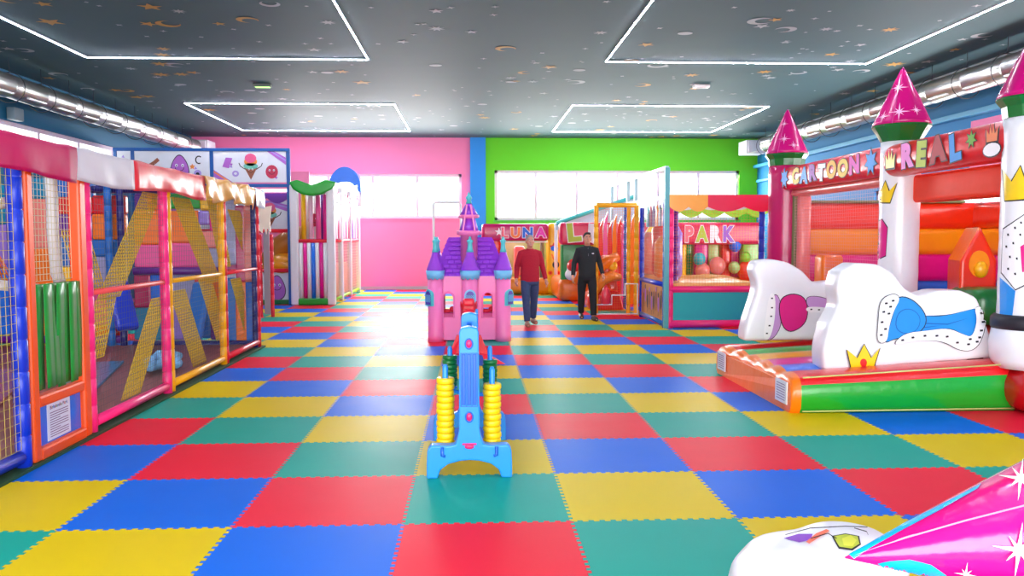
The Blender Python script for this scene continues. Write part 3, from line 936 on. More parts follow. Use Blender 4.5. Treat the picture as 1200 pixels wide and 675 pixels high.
# tower
X0, X1, YT = -4.42, -3.52, 25.8
for x, y in ((X0, YH), (X1, YH), (X1, 22.4), (X1, 24.0), (X1, YT), (X0, YT)):
    wv = 0.2 if y < 21 else 0.13
    b = B(); b.box((x, y, 1.5), (wv, wv, 3.0), 0.04); obj('tower_post', b, M('off_white_pad', (226, 222, 226), rough=0.4), hs)
b = B(); b.prism([(x, YH - 0.14, z) for x, z in [(X0 - .1, 3.06), (X0 + .1, 3.12), (X0 + .35, 3.03), (-3.97, 2.99), (X1 - .3, 3.03), (X1 - .1, 3.12), (X1 + .16, 3.06), (X1 + .05, 2.88), (X1 - .2, 2.76), (-3.97, 2.72), (X0 + .2, 2.76), (X0, 2.88)]], (0, 0.3, 0))
o = obj('green_awning', b, GREENV, hs); inflate(o, 0.025, 4)
stripes = [WHITE, MAG, WHITE, BLUEV, WHITE, MAG, WHITE]
sw = (X1 - X0 - 0.2) / 7
for i, mt in enumerate(stripes):
    x = X0 + 0.1 + sw * (i + 0.5)
    b = B(); b.cyl((x, YH, 0.16), (x, YH, 1.56), sw * 0.5, seg=14); obj('roller', b, mt, hs)
b = B(); b.box((-3.97, YH, 0.09), (0.75, 0.2, 0.16), 0.03); obj('base_pad', b, GREENV, hs)
b = B(); b.cyl((X0, YH, 1.6), (X1, YH, 1.6), 0.05); obj('padded_beam', b, REDP, hs)
tall = [YEL, WHITE, vinyl('pale_pink_vinyl', (240, 190, 210)), WHITE, vinyl('pink_vinyl', (236, 80, 150)), PURP, MAG]
for i, mt in enumerate(tall):
    x = X0 + 0.13 + (X1 - X0 - 0.26) * (i + 0.5) / 7
    b = B(); b.cyl((x, YH + 0.25 + 0.2 * (i % 2), 1.62), (x, YH + 0.25 + 0.2 * (i % 2), 2.78), 0.06, seg=10); obj('hanging_roller', b, mt, hs)
pk = [WHITE, vinyl('dusty_pink_vinyl', (206, 110, 160)), WHITE, CRIM, vinyl('pale_pink_vinyl', (240, 190, 210)), NAVYP, vinyl('lilac_vinyl', (150, 120, 210))]
n = 18
for i in range(n):
    y = YH + 0.25 + (YT - YH - 0.5) * i / (n - 1)
    b = B(); pts = [(X1, y - 0.07, 1.66), (X1, y + 0.07, 1.66), (X1, y + 0.07, 2.72), (X1, y, 2.88), (X1, y - 0.07, 2.72)]
    b.prism(pts, (0.03, 0, 0)); obj('picket', b, pk[i % 7], hs)
for z, mt in ((1.6, REDP), (0.1, M('lime_pad', (150, 200, 40))), (2.6, WHITE)):
    b = B(); b.cyl((X1, YH, z), (X1, YT, z), 0.04); obj('padded_beam', b, mt, hs)
b = B(); b.net((X1, YH + .1, 0.12), (0, YT - YH - .2, 0), (0, 0, 1.46), 0.08, 0.003); obj('net', b, NETW, hs)
b = B(); b.box((-4.0, 23.3, 0.5), (0.5, 3.8, 0.9), 0.06); obj('inner_pad', b, vinyl('salmon_vinyl', (240, 130, 120)), hs)
b = B(); b.box((-4.1, 24.6, 2.1), (0.5, 1.6, 0.9), 0.06); obj('inner_pad', b, vinyl('rose_vinyl', (240, 130, 170)), hs)
# blue dome over the tower
c0, c1 = onY(387, 222, 24.4), onY(425, 222, 24.4); ct = onY(406, 196, 24.4)
cx, rx, rz = (c0.x + c1.x) / 2, (c1.x - c0.x) / 2, ct.z - c0.z
out = [(cx + rx * math.cos(a), c0.z + rz * math.sin(a)) for a in [PI * i / 20 for i in range(21)]]
drip = [(cx - rx, c0.z - .1), (cx - rx * .8, c0.z - .05), (cx - rx * .74, c0.z + .12)]
inn = [(cx + rx * .55 * math.cos(a), c0.z + .1 + rz * .16 * math.sin(a)) for a in [PI - PI * i / 12 for i in range(13)]]
b = B(); b.prism([(x, 24.1, z) for x, z in out + drip + inn + [(cx + rx * .74, c0.z + .12), (cx + rx * .8, c0.z - .05), (cx + rx, c0.z - .1)]], (0, 0.6, 0))
o = obj('arched_roof', b, vinyl('azure_vinyl', (28, 120, 232), rough=0.4), hs)
for x in (cx - rx * 0.85, cx + rx * .85):
    b = B(); b.cyl((x, 24.4, 2.6), (x, 24.4, c0.z), 0.05); obj('roof_post', b, WHITE, hs)

# grey gate between red posts beside the cage end
g = root('picket_gate', 'narrow grey gate panel between red padded posts at the far cage corner', 'gate', (-4.3, 17.8, 0))
gx0, gx1 = onY(309, 370, 17.8).x, onY(318, 370, 17.8).x
b = B(); b.prism([(gx0 + .02, 17.8, 0.06), (gx1 - .02, 17.8, 0.06), (gx1 - .02, 17.8, 1.72), ((gx0 + gx1) / 2 + .05, 17.8, 1.88), ((gx0 + gx1) / 2, 17.8, 1.74), (gx0 + .06, 17.8, 1.86), (gx0 + .02, 17.8, 1.74)], (0, 0.04, 0)); obj('board', b, M('grey_board', (150, 140, 146), rough=0.5), g)
for x in (gx0 - .05, gx1 + .03):
    b = B(); pad_post(b, x, 17.8, 0, 1.76, 0.04); obj('post', b, REDP, g)
b = B(); b.prism([(x, 17.74, z) for x, z in [(gx0 - .1, 2.3), (gx0 - .02, 2.06), (gx0 - .06, 1.86), (gx0 + .02, 1.78), (gx0 + .04, 1.92), (gx0 + .1, 1.76), (gx0 + .12, 1.9), (gx0 + .19, 1.8), (gx0 + .18, 2.06), (gx0 + .22, 2.36)]], (0, 0.03, 0)); obj('dripping_topper', b, M('ivory_board', (240, 222, 196), rough=0.4), g)

# free-standing white pipe frame by the pink wall
p0, p1 = onY(508, 237, 22), onY(540, 237, 22)
b = B(); b.tube([(p0.x, 22, 0.0), (p0.x, 22, p0.z - .05), (p0.x + .05, 22, p0.z), (p1.x - .05, 22, p0.z), (p1.x, 22, p0.z - .05), (p1.x, 22, 0.0)], 0.032, 10)
t = root('pipe_frame', 'tall white pipe frame standing behind the pink castle playhouse', 'frame', (p0.x, 22, 0))
obj('hoop', b, WHITE, t)
for x in (p0.x, p1.x):
    b = B(); b.bar((x, 21.7, 0.03), (x, 22.3, 0.03), 0.06, 0.05, 0.01); obj('foot', b, WHITE, t)
# ------------------------------------------------------------------ pink castle playhouse
HC = V((-0.03, 14.0, 0))
PK = plastic('playhouse_pink', (247, 124, 190)); PKD = plastic('playhouse_deep_pink', (206, 50, 128))
PUR = M('playhouse_purple_roof', (150, 56, 210), rough=0.4); SKY = plastic('playhouse_sky_blue', (112, 186, 230)); TURQ = plastic('playhouse_turquoise', (84, 196, 206))
LATT = plastic('lattice_violet', (80, 60, 170)); REDT = plastic('toy_red', (226, 24, 56))
ph = root('castle_playhouse', 'pink plastic castle playhouse with purple shingled roofs and turquoise finials', 'playhouse', HC)
W, D, ZW = 1.2, 1.2, 1.06
x0, x1, y0, y1 = HC.x - .6, HC.x + .6, 13.42, 14.6
def arch(cx, w, z0, zs, n=12):
    return [(cx - w / 2, z0), (cx + w / 2, z0)] + [(cx + w / 2 * math.cos(a), zs + w / 2 * 1.2 * math.sin(a)) for a in [PI * i / n for i in range(n + 1)]]
def wall_with_arch(b, xa, xb, y, z0, z1, cx, w, wz0, wzs, t=0.05, mi=0):
    """Wall panel in the x-z plane with one arched opening."""
    a = arch(cx, w, wz0, wzs)
    top = a[2:]                                      # right springing .. left springing
    quads = []
    quads.append([(xa, z0), (cx - w / 2, z0), (cx - w / 2, z1), (xa, z1)])
    quads.append([(cx + w / 2, z0), (xb, z0), (xb, z1), (cx + w / 2, z1)])
    quads.append([(cx - w / 2, z0), (cx + w / 2, z0), (cx + w / 2, wz0), (cx - w / 2, wz0)])
    for p, q in zip(top[:-1], top[1:]):
        quads.append([(q[0], q[1]), (p[0], p[1]), (p[0], z1), (q[0], z1)])
    for q in quads:
        b.prism([(x, y, z) for x, z in q], (0, t, 0), mi)
lx, rx_ = onY(524, 350, y0).x, onY(571.5, 350, y0).x
ww = onY(532, 350, y0).x - onY(519, 350, y0).x
b = B()
for xa, xb, cx in ((x0, HC.x, (lx + HC.x * 0) if False else lx + 0.02), (HC.x, x1, rx_)):
    wall_with_arch(b, xa, xb, y0, 0.02, ZW, cx, ww, onY(525, 372, y0).z, onY(525, 350, y0).z)
    wall_with_arch(b, xa, xb, y1 - .05, 0.02, ZW, cx, ww, onY(525, 372, y0).z, onY(525, 350, y0).z)
for x in (x0, x1 - .05):
    b.box((x + .025, (y0 + y1) / 2, ZW / 2), (0.05, y1 - y0, ZW - .02))
obj('wall_shell', b, PK, ph)
for cx in (lx + .02, rx_):
    a = arch(cx, ww, onY(525, 372, y0).z, onY(525, 350, y0).z)
    b = B(); b.tube([(p[0], y0 - .006, p[1]) for p in a], 0.016, 8, closed=True); fo = obj('window_frame', b, PK, ph)
    b = B(); b.box((cx, y0 + .1, onY(525, 372, y0).z + .03), (ww + .05, 0.12, 0.09), 0.02); obj('window_shelf', b, PKD, ph)
    b = B(); b.ball((cx - .03, y0 + .12, onY(525, 365, y0).z), (0.08, 0.04, 0.035), 12); b.ball((cx + .06, y0 + .12, onY(525, 363, y0).z), (0.05, 0.04, 0.05), 12); obj('shelf_toy', b, REDT, ph)
tw = [(onY(510.5, 390, y0).x, y0 + .0, .128), (onY(551, 390, y0).x, y0 - .02, .14), (onY(589.5, 390, y0).x, y0 + .0, .128), (x0 + .02, y1, .128), (x1 - .02, y1, .128)]
def latt(b, c, w, h, n):
    pass
for i, (x, y, r) in enumerate(tw):
    b = B(); b.lathe([(r, 0.0), (r, 0.1), (r * .97, 0.12), (r * .97, ZW + .02)], (x, y, 0), 24); tr = obj('tower', b, PK, ph)
    zb = ZW + .02
    # scalloped sky-blue ring
    n = 12; pr = []
    b = B(); rings = 48
    top = [(x + (r * 1.2) * math.cos(2 * PI * k / rings), y + (r * 1.2) * math.sin(2 * PI * k / rings), zb + .075) for k in range(rings)]
    bot = [(x + (r * 1.06) * math.cos(2 * PI * k / rings), y + (r * 1.06) * math.sin(2 * PI * k / rings), zb - .045 - .03 * abs(math.sin(n / 2 * 2 * PI * k / rings))) for k in range(rings)]
    tv, bv = [b.bm.verts.new(p) for p in top], [b.bm.verts.new(p) for p in bot]
    for k in range(rings): b._face([bv[k], bv[(k + 1) % rings], tv[(k + 1) % rings], tv[k]], 0, True)
    b._face(tv); b._face(bv[::-1])
    obj('scalloped_ring', b, SKY, tr)
    hh = .36 if i < 3 else .36
    b = B(); b.lathe([(r * 1.12, zb + .07), (r * 1.05, zb + .11), (r * .74, zb + .22), (r * .5, zb + .31), (r * .4, zb + .38)], (x, y, 0), 20)
    obj('tower_roof', b, PUR, tr)
    b = B(); z = zb + .37
    b.lathe([(r * .44, z), (r * .3, z + .06), (r * .26, z + .14), (r * .36, z + .17), (r * .36, z + .19), (r * .2, z + .2), (r * .1, z + .25)], (x, y, 0), 14); obj('finial', b, TURQ, tr)
    if i < 3:
        a = 0 if i == 1 else (-0.95 if i == 0 else 0.95)
        M_ = Matrix.Translation((x + (r * .985) * math.sin(a), y - (r * .985) * math.cos(a), onY(551, 349, y0).z)) @ Matrix.Rotation(a, 4, 'Z')
        wv, hv = (.07, .1)
        pts = arch(0, 2 * wv, -hv, hv * .35)
        b = B(); b.prism([M_ @ V((p[0] * 1.35, -.015, p[1] * 1.22)) for p in pts], M_.to_3x3() @ V((0, .05, 0))); wf = obj('lattice_window', b, TURQ if i != 1 else SKY, tr)
        b = B(); b.prism([M_ @ V((p[0], -.02, p[1])) for p in pts], M_.to_3x3() @ V((0, .05, 0)), 0)
        for k in range(-3, 4):
            for sgn in (1, -1):
                xa, xb = max(-wv, k * .035 - hv * .6), min(wv, k * .035 + hv * .6)
                if xb - xa < .02: continue
                za, zb2 = sgn * (xa - k * .035), sgn * (xb - k * .035)
                b.bar(M_ @ V((xa, -.022, za * .95)), M_ @ V((xb, -.022, zb2 * .95)), .008, .008, mi=1)
        obj('lattice', b, [LATT, SKY], wf)
# main roof of shingled slopes
zr0, zr1 = ZW - .02, onY(550, 278, 14.0).z
b = B()
fx0, fx1 = x0 + .02, x1 - .02
rows = 9
def roof_ring(t, k):
    # from eaves rectangle to ridge, mansard curve
    q = t ** 1.15
    return (fx0 + .22 * q, fx1 - .22 * q, y0 + .02 + .45 * q, y1 - .02 - .45 * q, zr0 + (zr1 - zr0) * t)
for i in range(rows):
    A, Bq = roof_ring(i / rows, 0), roof_ring((i + 1) / rows, 0)
    e = .012
    lo = [(A[0] - e, A[2] - e, A[4]), (A[1] + e, A[2] - e, A[4]), (A[1] + e, A[3] + e, A[4]), (A[0] - e, A[3] + e, A[4])]
    hi = [(Bq[0], Bq[2], Bq[4]), (Bq[1], Bq[2], Bq[4]), (Bq[1], Bq[3], Bq[4]), (Bq[0], Bq[3], Bq[4])]
    lv, hv_ = [b.bm.verts.new(p) for p in lo], [b.bm.verts.new(p) for p in hi]
    for k in range(4): b._face([lv[k], lv[(k + 1) % 4], hv_[(k + 1) % 4], hv_[k]])
    b._face(lv[::-1]); b._face(hv_)
    n = 9
    for k in range(n):   # shingle tongues on the front slope
        xx = A[0] + (A[1] - A[0]) * (k + .5 * (i % 2) + .25) / n
        if A[0] + .09 < xx < A[1] - .09:
            b.box((xx, A[2] - .004, A[4] + .03), (.1, .018, .05), .006, rot=('X', -.35))
obj('main_roof', b, PUR, ph)
# rear keep with two small roofs
kx, ky = HC.x - .02, 13.62
zk = onY(550, 235, ky).z
def zz(py): return onY(550, py, ky).z
b = B(); b.lathe([(.14, .4), (.14, zz(276)), (.2, zz(275)), (.21, zz(271)), (.15, zz(270))], (kx, ky, 0), 8); kp = obj('keep', b, PK, ph)
b = B(); b.lathe([(.16, zz(271)), (.13, zz(263)), (.1, zz(255))], (kx, ky, 0), 8); obj('keep_roof', b, PUR, kp)
b = B(); b.lathe([(.1, zz(257)), (.1, zz(256)), (.17, zz(255)), (.17, zz(252)), (.1, zz(251))], (kx, ky, 0), 8); obj('keep_collar', b, PK, kp)
b = B(); b.lathe([(.15, zz(252)), (.09, zz(244)), (.04, zz(238))], (kx, ky, 0), 8); obj('keep_roof', b, PUR, kp)
b = B(); b.lathe([(.05, zz(238.5)), (.035, zz(234)), (.055, zz(232)), (.03, zz(229)), (.005, zz(225))], (kx, ky, 0), 10); obj('finial', b, TURQ, kp)
for q in (-1, 1):
    b = B(); b.bar((kx + q * .1, ky - .14, zz(272)), (kx + q * .03, ky - .12, zz(240)), .025, .03); obj('corner_rib', b, PK, kp)

# ------------------------------------------------------------------ red toddler slide in front of it
plastic('toy_blue', (34, 146, 242)); ts = root('toddler_slide', 'small red plastic slide with a blue side rail in front of the castle playhouse', 'slide', (-.04, 10.9, 0))
b = B(); xs0, xs1 = onY(542, 366, 10.9).x, onY(556, 366, 10.9).x
zt_, zl = onY(549, 352, 10.9).z, .02
b.box(((xs0 + xs1) / 2, 11.05, .45), (xs1 - xs0, .08, .8), .02)
for k in range(6):
    z = zt_ - .03 - k * .14
    b.box(((xs0 + xs1) / 2, 10.98 - .035 * k, z), (xs1 - xs0, .12, .1), .03)
obj('ladder', b, REDT, ts)
b = B()
def fchute(u, v):
    a = (v - .5) * 2
    x = (xs0 + xs1) / 2 + a * .1; y = 11.15 + u * 1.1
    return V((x, y, .78 - .74 * (u ** .85) + .05 * a ** 4))
b.sheet(fchute, 14, 8); o = obj('chute', b, REDT, ts); m = o.modifiers.new('t', 'SOLIDIFY'); m.thickness = .02
b = B(); b.tube([onY(558.5, 362, 10.85), onY(558.5, 385, 10.8), onY(559, 410, 10.7)], .018, 8); obj('side_rail', b, plastic('toy_blue', (24, 130, 236)), ts)
for q in (1, -1):
    xq = (xs0 + xs1) / 2 + q * .1
    b = B(); b.prism([(xq, 10.86, .4), (xq + q * .06, 10.86, .4), (xq + q * .16, 10.86, .14), (xq + q * (.38 if q > 0 else .2), 10.8, .02), (xq + q * .12, 10.8, .02), (xq + q * .07, 10.86, .16), (xq, 10.86, .16)], (0, .06, 0)); obj('stabiliser', b, REDT, ts)

# ------------------------------------------------------------------ giant four-in-a-row game seen from its end
TB = plastic('toy_blue', (34, 146, 242)); TBD = plastic('toy_blue_groove', (14, 92, 190)); TPK = plastic('toy_pink_bolt', (226, 30, 110))
gm = root('four_in_a_row_game', 'blue plastic giant four in a row stand seen from its narrow end', 'game', (-.02, 5.78, 0))
gx = onY(549.5, 450, 5.78).x
def end_frame(y, t):
    b = B()
    P = lambda x, z: (gx + x, y, z)
    hw = .073
    pts = [(-.3, 0), (-.225, 0), (-.205, .06), (-.15, .1), (-.07, .122), (0, .128), (.07, .122), (.15, .1), (.205, .06), (.225, 0), (.3, 0), (.3, .1), (.295, .2), (.27, .235), (.14, .232), (.1, .24), (hw + .01, .29), (hw, .34), (.068, 1.03), (.055, 1.06), (0, 1.07), (-.055, 1.06), (-.068, 1.03), (-hw, .34), (-hw - .01, .29), (-.1, .24), (-.14, .232), (-.27, .235), (-.295, .2), (-.3, .1)]
    b.prism([P(*p) for p in pts], (0, t, 0))
    bmesh.ops.recalc_face_normals(b.bm, faces=b.bm.faces[:])
    o = obj('end_stand', b, TB, gm)
    m = o.modifiers.new('bevel', 'BEVEL'); m.width = .012; m.segments = 3; m.limit_method = 'ANGLE'
    return o
e = end_frame(5.72, .1)
b = B()
for q in (-1, 0, 1):
    b.box((gx + q * .038, 5.718, .7), (.026, .008, .36), .01)
b.bar((gx - .06, 5.717, .885), (gx + .06, 5.717, .885), .006, .004); b.bar((gx - .06, 5.717, .51), (gx + .06, 5.717, .51), .006, .004)
for q in (-1.5, -.5, .5, 1.5): b.bar((gx + q * .038, 5.7165, .51), (gx + q * .038, 5.7165, .885), .005, .004)
obj('grip_ribs', b, TBD, e)
for z, s in ((.95, 1), (.435, 1)):
    b = B(); b.ball((gx, 5.722, z), (.021, .012, .03), 14); obj('bolt', b, TPK, e)
    b = B(); b.tube([(gx + .026 * math.cos(a), 5.718, z + .036 * math.sin(a)) for a in [2 * PI * k / 20 for k in range(20)]], .005, 6, closed=True); obj('bolt_recess', b, TBD, e)
b = B(); b.ball((gx, 5.722, .225), (.034, .012, .018), 14); b.box((gx, 5.72, .243), (.1, .012, .014), .004); obj('bolt', b, TPK, e)
for q in (-1, 1):
    b = B(); b.tube([(gx + q * .19, 5.714, .225), (gx + q * .19, 5.714, .165), (gx + q * .17, 5.714, .16)], .012, 8); obj('catch', b, TBD, e)
end_frame(6.78, .1)
b = B()       # upright grid with round holes between the ends
gy0, gy1, gz0, gz1 = 5.82, 6.78, .22, 1.0
nc, nr = 7, 6
cw, ch = (gy1 - gy0) / nc, (gz1 - gz0) / nr
for i in range(nc):
    for j in range(nr):
        cy_, cz_ = gy0 + cw * (i + .5), gz0 + ch * (j + .5)
        ring = [(cy_ + cw * .4 * math.cos(a), cz_ + ch * .4 * math.sin(a)) for a in [PI / 4 + 2 * PI * k / 16 for k in range(16)]]
        sq = []
        for k in range(16):
            a = PI / 4 + 2 * PI * k / 16; c_, s_ = math.cos(a), math.sin(a); m_ = max(abs(c_), abs(s_))
            sq.append((cy_ + cw / 2 * c_ / m_, cz_ + ch / 2 * s_ / m_))
        for k in range(16):
            p, q, r_, s2 = sq[k], sq[(k + 1) % 16], ring[(k + 1) % 16], ring[k]
            for xx in (-.02, .02):
                b.poly([(gx + xx, *p), (gx + xx, *q), (gx + xx, *r_), (gx + xx, *s2)])
            b.poly([(gx - .02, *s2), (gx - .02, *r_), (gx + .02, *r_), (gx + .02, *s2)])
obj('disc_grid', b, TB, gm)
b = B(); b.box((gx, 6.3, .2), (.06, .96, .05), .01); obj('release_bar', b, REDT, gm)
# storage poles: two near (yellow rings) and two far (green rings)
RY = plastic('ring_yellow', (246, 206, 8)); RG = plastic('ring_green', (8, 118, 52))
def ring_mesh(ro, rh, h, mt, name, label, loc, group):
    b = B()
    c, hw = (ro + rh) / 2, (ro - rh) / 2
    def f(u, v):
        a, q = 2 * PI * u, 2 * PI * v
        cq, sq = math.cos(q), math.sin(q)
        x = math.copysign(abs(cq) ** .55, cq) * hw; z = math.copysign(abs(sq) ** .55, sq) * h / 2
        return V(((c + x) * math.cos(a), (c + x) * math.sin(a), h / 2 + z))
    b.sheet(f, 28, 14)
    bmesh.ops.remove_doubles(b.bm, verts=b.bm.verts[:], dist=1e-5)
    o = obj(name, b, mt, label=label, cat='ring', group=group, at=(0, 0, 0)); o.location = V(loc); return o
ordn = ['lowest', 'second', 'third', 'fourth', 'fifth', 'sixth', 'seventh', 'eighth', 'ninth', 'tenth', 'eleventh', 'topmost']
first = {}
nearL = (onY(521.5, 490, 5.86).x, 5.9); nearR = (onY(576.5, 490, 5.86).x, 5.9)
farL = (onY(527, 440, 6.72).x, 6.74); farR = (onY(574, 440, 6.72).x, 6.74)
for (x, y), mt, n, zb, side, colr, ztop in ((nearL, RY, 11, .2, 'shorter-topped', 'yellow', .78), (nearR, RY, 10, .2, '', 'yellow', .76), (farL, RG, 7, .47, '', 'green', .8), (farR, RG, 7, .43, '', 'green', .8)):
    near = colr == 'yellow'
    b = B()
    p = V((x, y, 0))
    b.tube([(gx + (x - gx) * .2, y, .17 if near else .4), (x, y, zb - .03), (x, y, zb - .012), (x, y, ztop - .02), (x, y, ztop)], [.016, .018, .02, .02, .012], 12)
    b.lathe([(.06, zb - .014), (.06, zb - .002), (.02, zb)], (x, y, 0), 16)
    obj('ring_pole', b, TB, gm)
    hgt = .0435 if near else .036
    step = hgt + .0006
    where = ('near pole by the cage side' if x < gx else 'near pole by the bouncy castle side') if near else ('far pole by the cage side' if x < gx else 'far pole by the bouncy castle side')
    for k in range(n):
        nm = 'lowest' if k == 0 else ('topmost' if k == n - 1 else ordn[k] + ' from the bottom')
        lab_ = f'{colr} plastic ring, {nm} on the {where}'
        jig = (math.sin(k * 2.3 + x * 40) * .0025, math.cos(k * 1.7) * .0025)
        loc = (x + jig[0], y + jig[1], zb + .002 + k * step)
        grp = f'{colr} rings stacked on the {where}'
        if colr not in first:
            first[colr] = ring_mesh(.065 if near else .06, .0265 if near else .0265, hgt, mt, 'stacking_ring', lab_, loc, grp)
        else:
            dup(first[colr], loc, label=lab_, group=grp)
# ------------------------------------------------------------------ trampoline enclosure with pink front
TX0, TX1, TY0, TY1 = 3.66, 5.62, 15.1, 19.6
te = root('trampoline_enclosure', 'pink-framed netted trampoline with teal low boards and a scalloped canopy edge', 'trampoline', (4.6, 17, 0))
for x, mt in ((TX0, PINKP), (TX1 - .26, BLUEP), (TX1, BLUEP)):
    b = B(); pad_post(b, x, TY0, 0, 2.35, .055); obj('post', b, mt, te)
for x, y, mt in ((3.95, 15.9, PURP), (TX0, TY1, AZURE)):
    b = B(); pad_post(b, x, y, 0, 2.4, .05); obj('post', b, mt, te)
for z, r in ((.08, .07), (.72, .06)):
    b = B(); b.cyl((TX0, TY0, z), (TX1, TY0, z), r); obj('padded_beam', b, PINKP, te)
b = B(); b.box(((TX0 + TX1) / 2, TY0 + .01, .4), (TX1 - TX0 - .1, .04, .54), .01); obj('low_board', b, TEALP, te)
b = B(); b.net((TX0 + .05, TY0, .78), (TX1 - TX0 - .1, 0, 0), (0, 0, 1.5), .055, .0018); obj('net', b, NETO, te)
b = B(); b.sheet(lambda u, v: V((TX0 + .02 + (TX1 - TX0 - .04) * u, 15.3 + 4.2 * v, .8 + .05 * math.sin(9 * u + 4 * v) * math.sin(7 * v))), 20, 20); obj('jumping_bed', b, M('amber_mattress', (236, 160, 60), rough=.35), te)
b = B(); b.box(((TX0 + TX1) / 2, 15.27, .78), (TX1 - TX0 - .1, .2, .12), .05); obj('edge_pad', b, vinyl('cream_orange_vinyl', (240, 186, 110)), te)
xm = onY(828, 240, TY0).x
for xa, xb, mt in ((TX0 - .05, xm, vinyl('apricot_vinyl', (250, 170, 70))), (xm, TX1 + .05, vinyl('raspberry_vinyl', (232, 40, 80)))):
    n = 1 if xb - xa < .9 else 2
    n = 2
    b = B(); b.prism([(x, TY0 - .09, z) for x, z in scallop(xa, xb, 2.46, .22, n, .09)], (0, .02, 0)); obj('canopy_section', b, mt, te)
b = B(); b.prism([(x, TY0 - .06, z) for x, z in scallop(TX0, TX1, 2.3, .06, 4, .06)], (0, .02, 0)); obj('white_scallop', b, WHITE, te)
b = B(); b.prism([(x, 16.6, z) for x, z in scallop(TX0 + .1, TX1 + .4, 2.28, .1, 5, .1)], (0, .03, 0)); obj('inner_scallop', b, vinyl('lime_vinyl', (150, 214, 60)), te)
# side with silver rails
b = B(); pad_post(b, 3.58, 15.16, 0, 2.4, .055); obj('side_post', b, AZURE, te)
b = B(); pad_post(b, 3.58, 17.3, 0, 2.3, .05); obj('side_post', b, BLUEP, te)
for z, mt in ((.08, AZURE), (.8, BLUEP)):
    b = B(); b.cyl((3.58, 15.16, z), (3.58, 17.35, z), .05); obj('side_rail', b, mt, te)
PALEF = M('silver_blue_frame', (160, 190, 200), rough=.35, metal=.4)
b = B(); b.box((3.58, 15.1, 1.48), (.09, .09, 2.96), .01); obj('tall_upright', b, M('aqua_upright', (90, 170, 180), rough=.4), te)
for z in (2.96, 2.42):
    b = B(); b.bar((3.58, 15.1, z), (3.58, 21.1, z + .04), .06, .06); obj('frame_bar', b, PALEF, te)
for y in (18.0, 18.9, 21.1):
    b = B(); b.box((3.58, y, 2.7), (.07, .07, .56)); obj('frame_upright', b, PALEF, te)
b = B(); b.box((3.58, 21.1, 1.2), (.06, .06, 2.4)); obj('tall_upright', b, PALEF, te)
b = B(); fr = ((3.555, 16.2, .44), (0, -1, 0), (0, 0, 1)); b.box((3.575, 16.22, .44), (.03, 2.0, .64))
rs = random.Random(8)
for k in range(9):
    x, y = -.8 + k * .2, rs.uniform(-.05, .08)
    b.flat(circ(x, y, .07, .16), fr, 1 + k % 3, .001 + .0005 * k); b.flat(circ(x, y + .16, .05, .05), fr, 1 + (k + 1) % 3, .003 + .0005 * k); b.line([(x, y - .14), (x - .03, y - .25)], .02, fr, 3, .002)
obj('side_board', b, [M('ochre_board', (206, 132, 40)), M('brown_print', (150, 84, 60)), M('violet_print', (176, 100, 196)), DARK], te)
b = B(); b.net((3.58, 15.2, .85), (0, 2.1, 0), (0, 0, 1.5), .07, .0014); obj('net', b, NETW, te)
for k in range(7):
    y = 15.5 + k * .28
    b = B(); b.prism([(3.66, y - .11, 1.9), (3.66, y + .11, 1.9), (3.66, y + .1, 2.16), (3.66, y, 2.32), (3.66, y - .1, 2.16)], (.03, 0, 0)); obj('pointed_panel', b, [GREENV, MAG, NAVYP, ORG, PURP, CRIM, TEALP][k], te)
for k, (x, y, z0, z1, r, mt) in enumerate(((4.0, 16.2, .85, 1.9, .16, vinyl('lilac_vinyl', (150, 120, 210))), (3.95, 16.9, .85, 1.7, .2, ORG), (4.05, 17.6, .85, 2.0, .2, REDV), (4.0, 18.4, .85, 1.8, .2, vinyl('salmon_vinyl', (240, 130, 120))))):
    b = B(); b.lathe([(r * .6, z0), (r, z0 + .1), (r, z1 - .15), (r * .5, z1)], (x, y, 0), 14); obj('inner_bolster', b, mt, te)

# open gate of the trampoline
gt = root('netted_gate', 'open yellow-framed netted gate with a stepped white panel beside the trampoline', 'gate', (3.0, 17.4, 0))
g0, g1 = 2.62, 3.48
for x in (g0, g1):
    b = B(); pad_post(b, x, 17.4, 0.02, 2.36, .05); obj('post', b, YELP, gt)
b = B(); pad_post(b, g1 - .16, 17.44, 0.02, 2.36, .045); obj('post', b, YELP, gt)
b = B(); b.cyl((g0, 17.4, 2.36), (g1, 17.4, 2.36), .05); obj('top_rail', b, YELP, gt)
b = B(); b.net((g0, 17.4, .1), (g1 - g0, 0, 0), (0, 0, 2.22), .05, .002); obj('net', b, NETO, gt)
b = B(); b.tube([(g0 - .02, 17.33, .06), (g1 + .02, 17.33, .06), (g1 + .02, 17.33, .7), (3.23, 17.33, .7), (3.23, 17.33, .46), (2.95, 17.33, .46), (2.95, 17.33, .26), (g0 - .02, 17.33, .26)], .018, 8, closed=True); obj('stepped_frame', b, WHITE, gt)

# orange inflatable creature behind the gate
ic = root('inflatable_obstacle', 'orange and red lumpy inflatable obstacle behind the yellow netted gate', 'inflatable', (3.0, 19.4, 0))
b = B(); b.ball((3.1, 19.5, .45), (.36, .4, .5)); b.ball((3.16, 19.4, .9), (.3, .36, .38)); b.ball((2.95, 19.4, .75), (.28, .36, .36)); b.box((3.08, 19.5, .2), (.8, .9, .4), .1); o = obj('body', b, REDO, ic); inflate(o, .04, 6)
b = B(); b.tube([(2.72, 19.1, .5), (2.86, 19.02, .95), (3.1, 19.0, 1.1), (3.38, 19.05, 1.25)], [.12, .15, .15, .1], 12); o = obj('upper_roll', b, ORG, ic)
b = B(); b.tube([(2.76, 18.98, .35), (3.0, 18.9, .7), (3.22, 18.92, .8), (3.42, 19.0, .75)], [.1, .13, .13, .08], 12); o = obj('lower_roll', b, vinyl('tangerine_vinyl', (252, 140, 40)), ic)
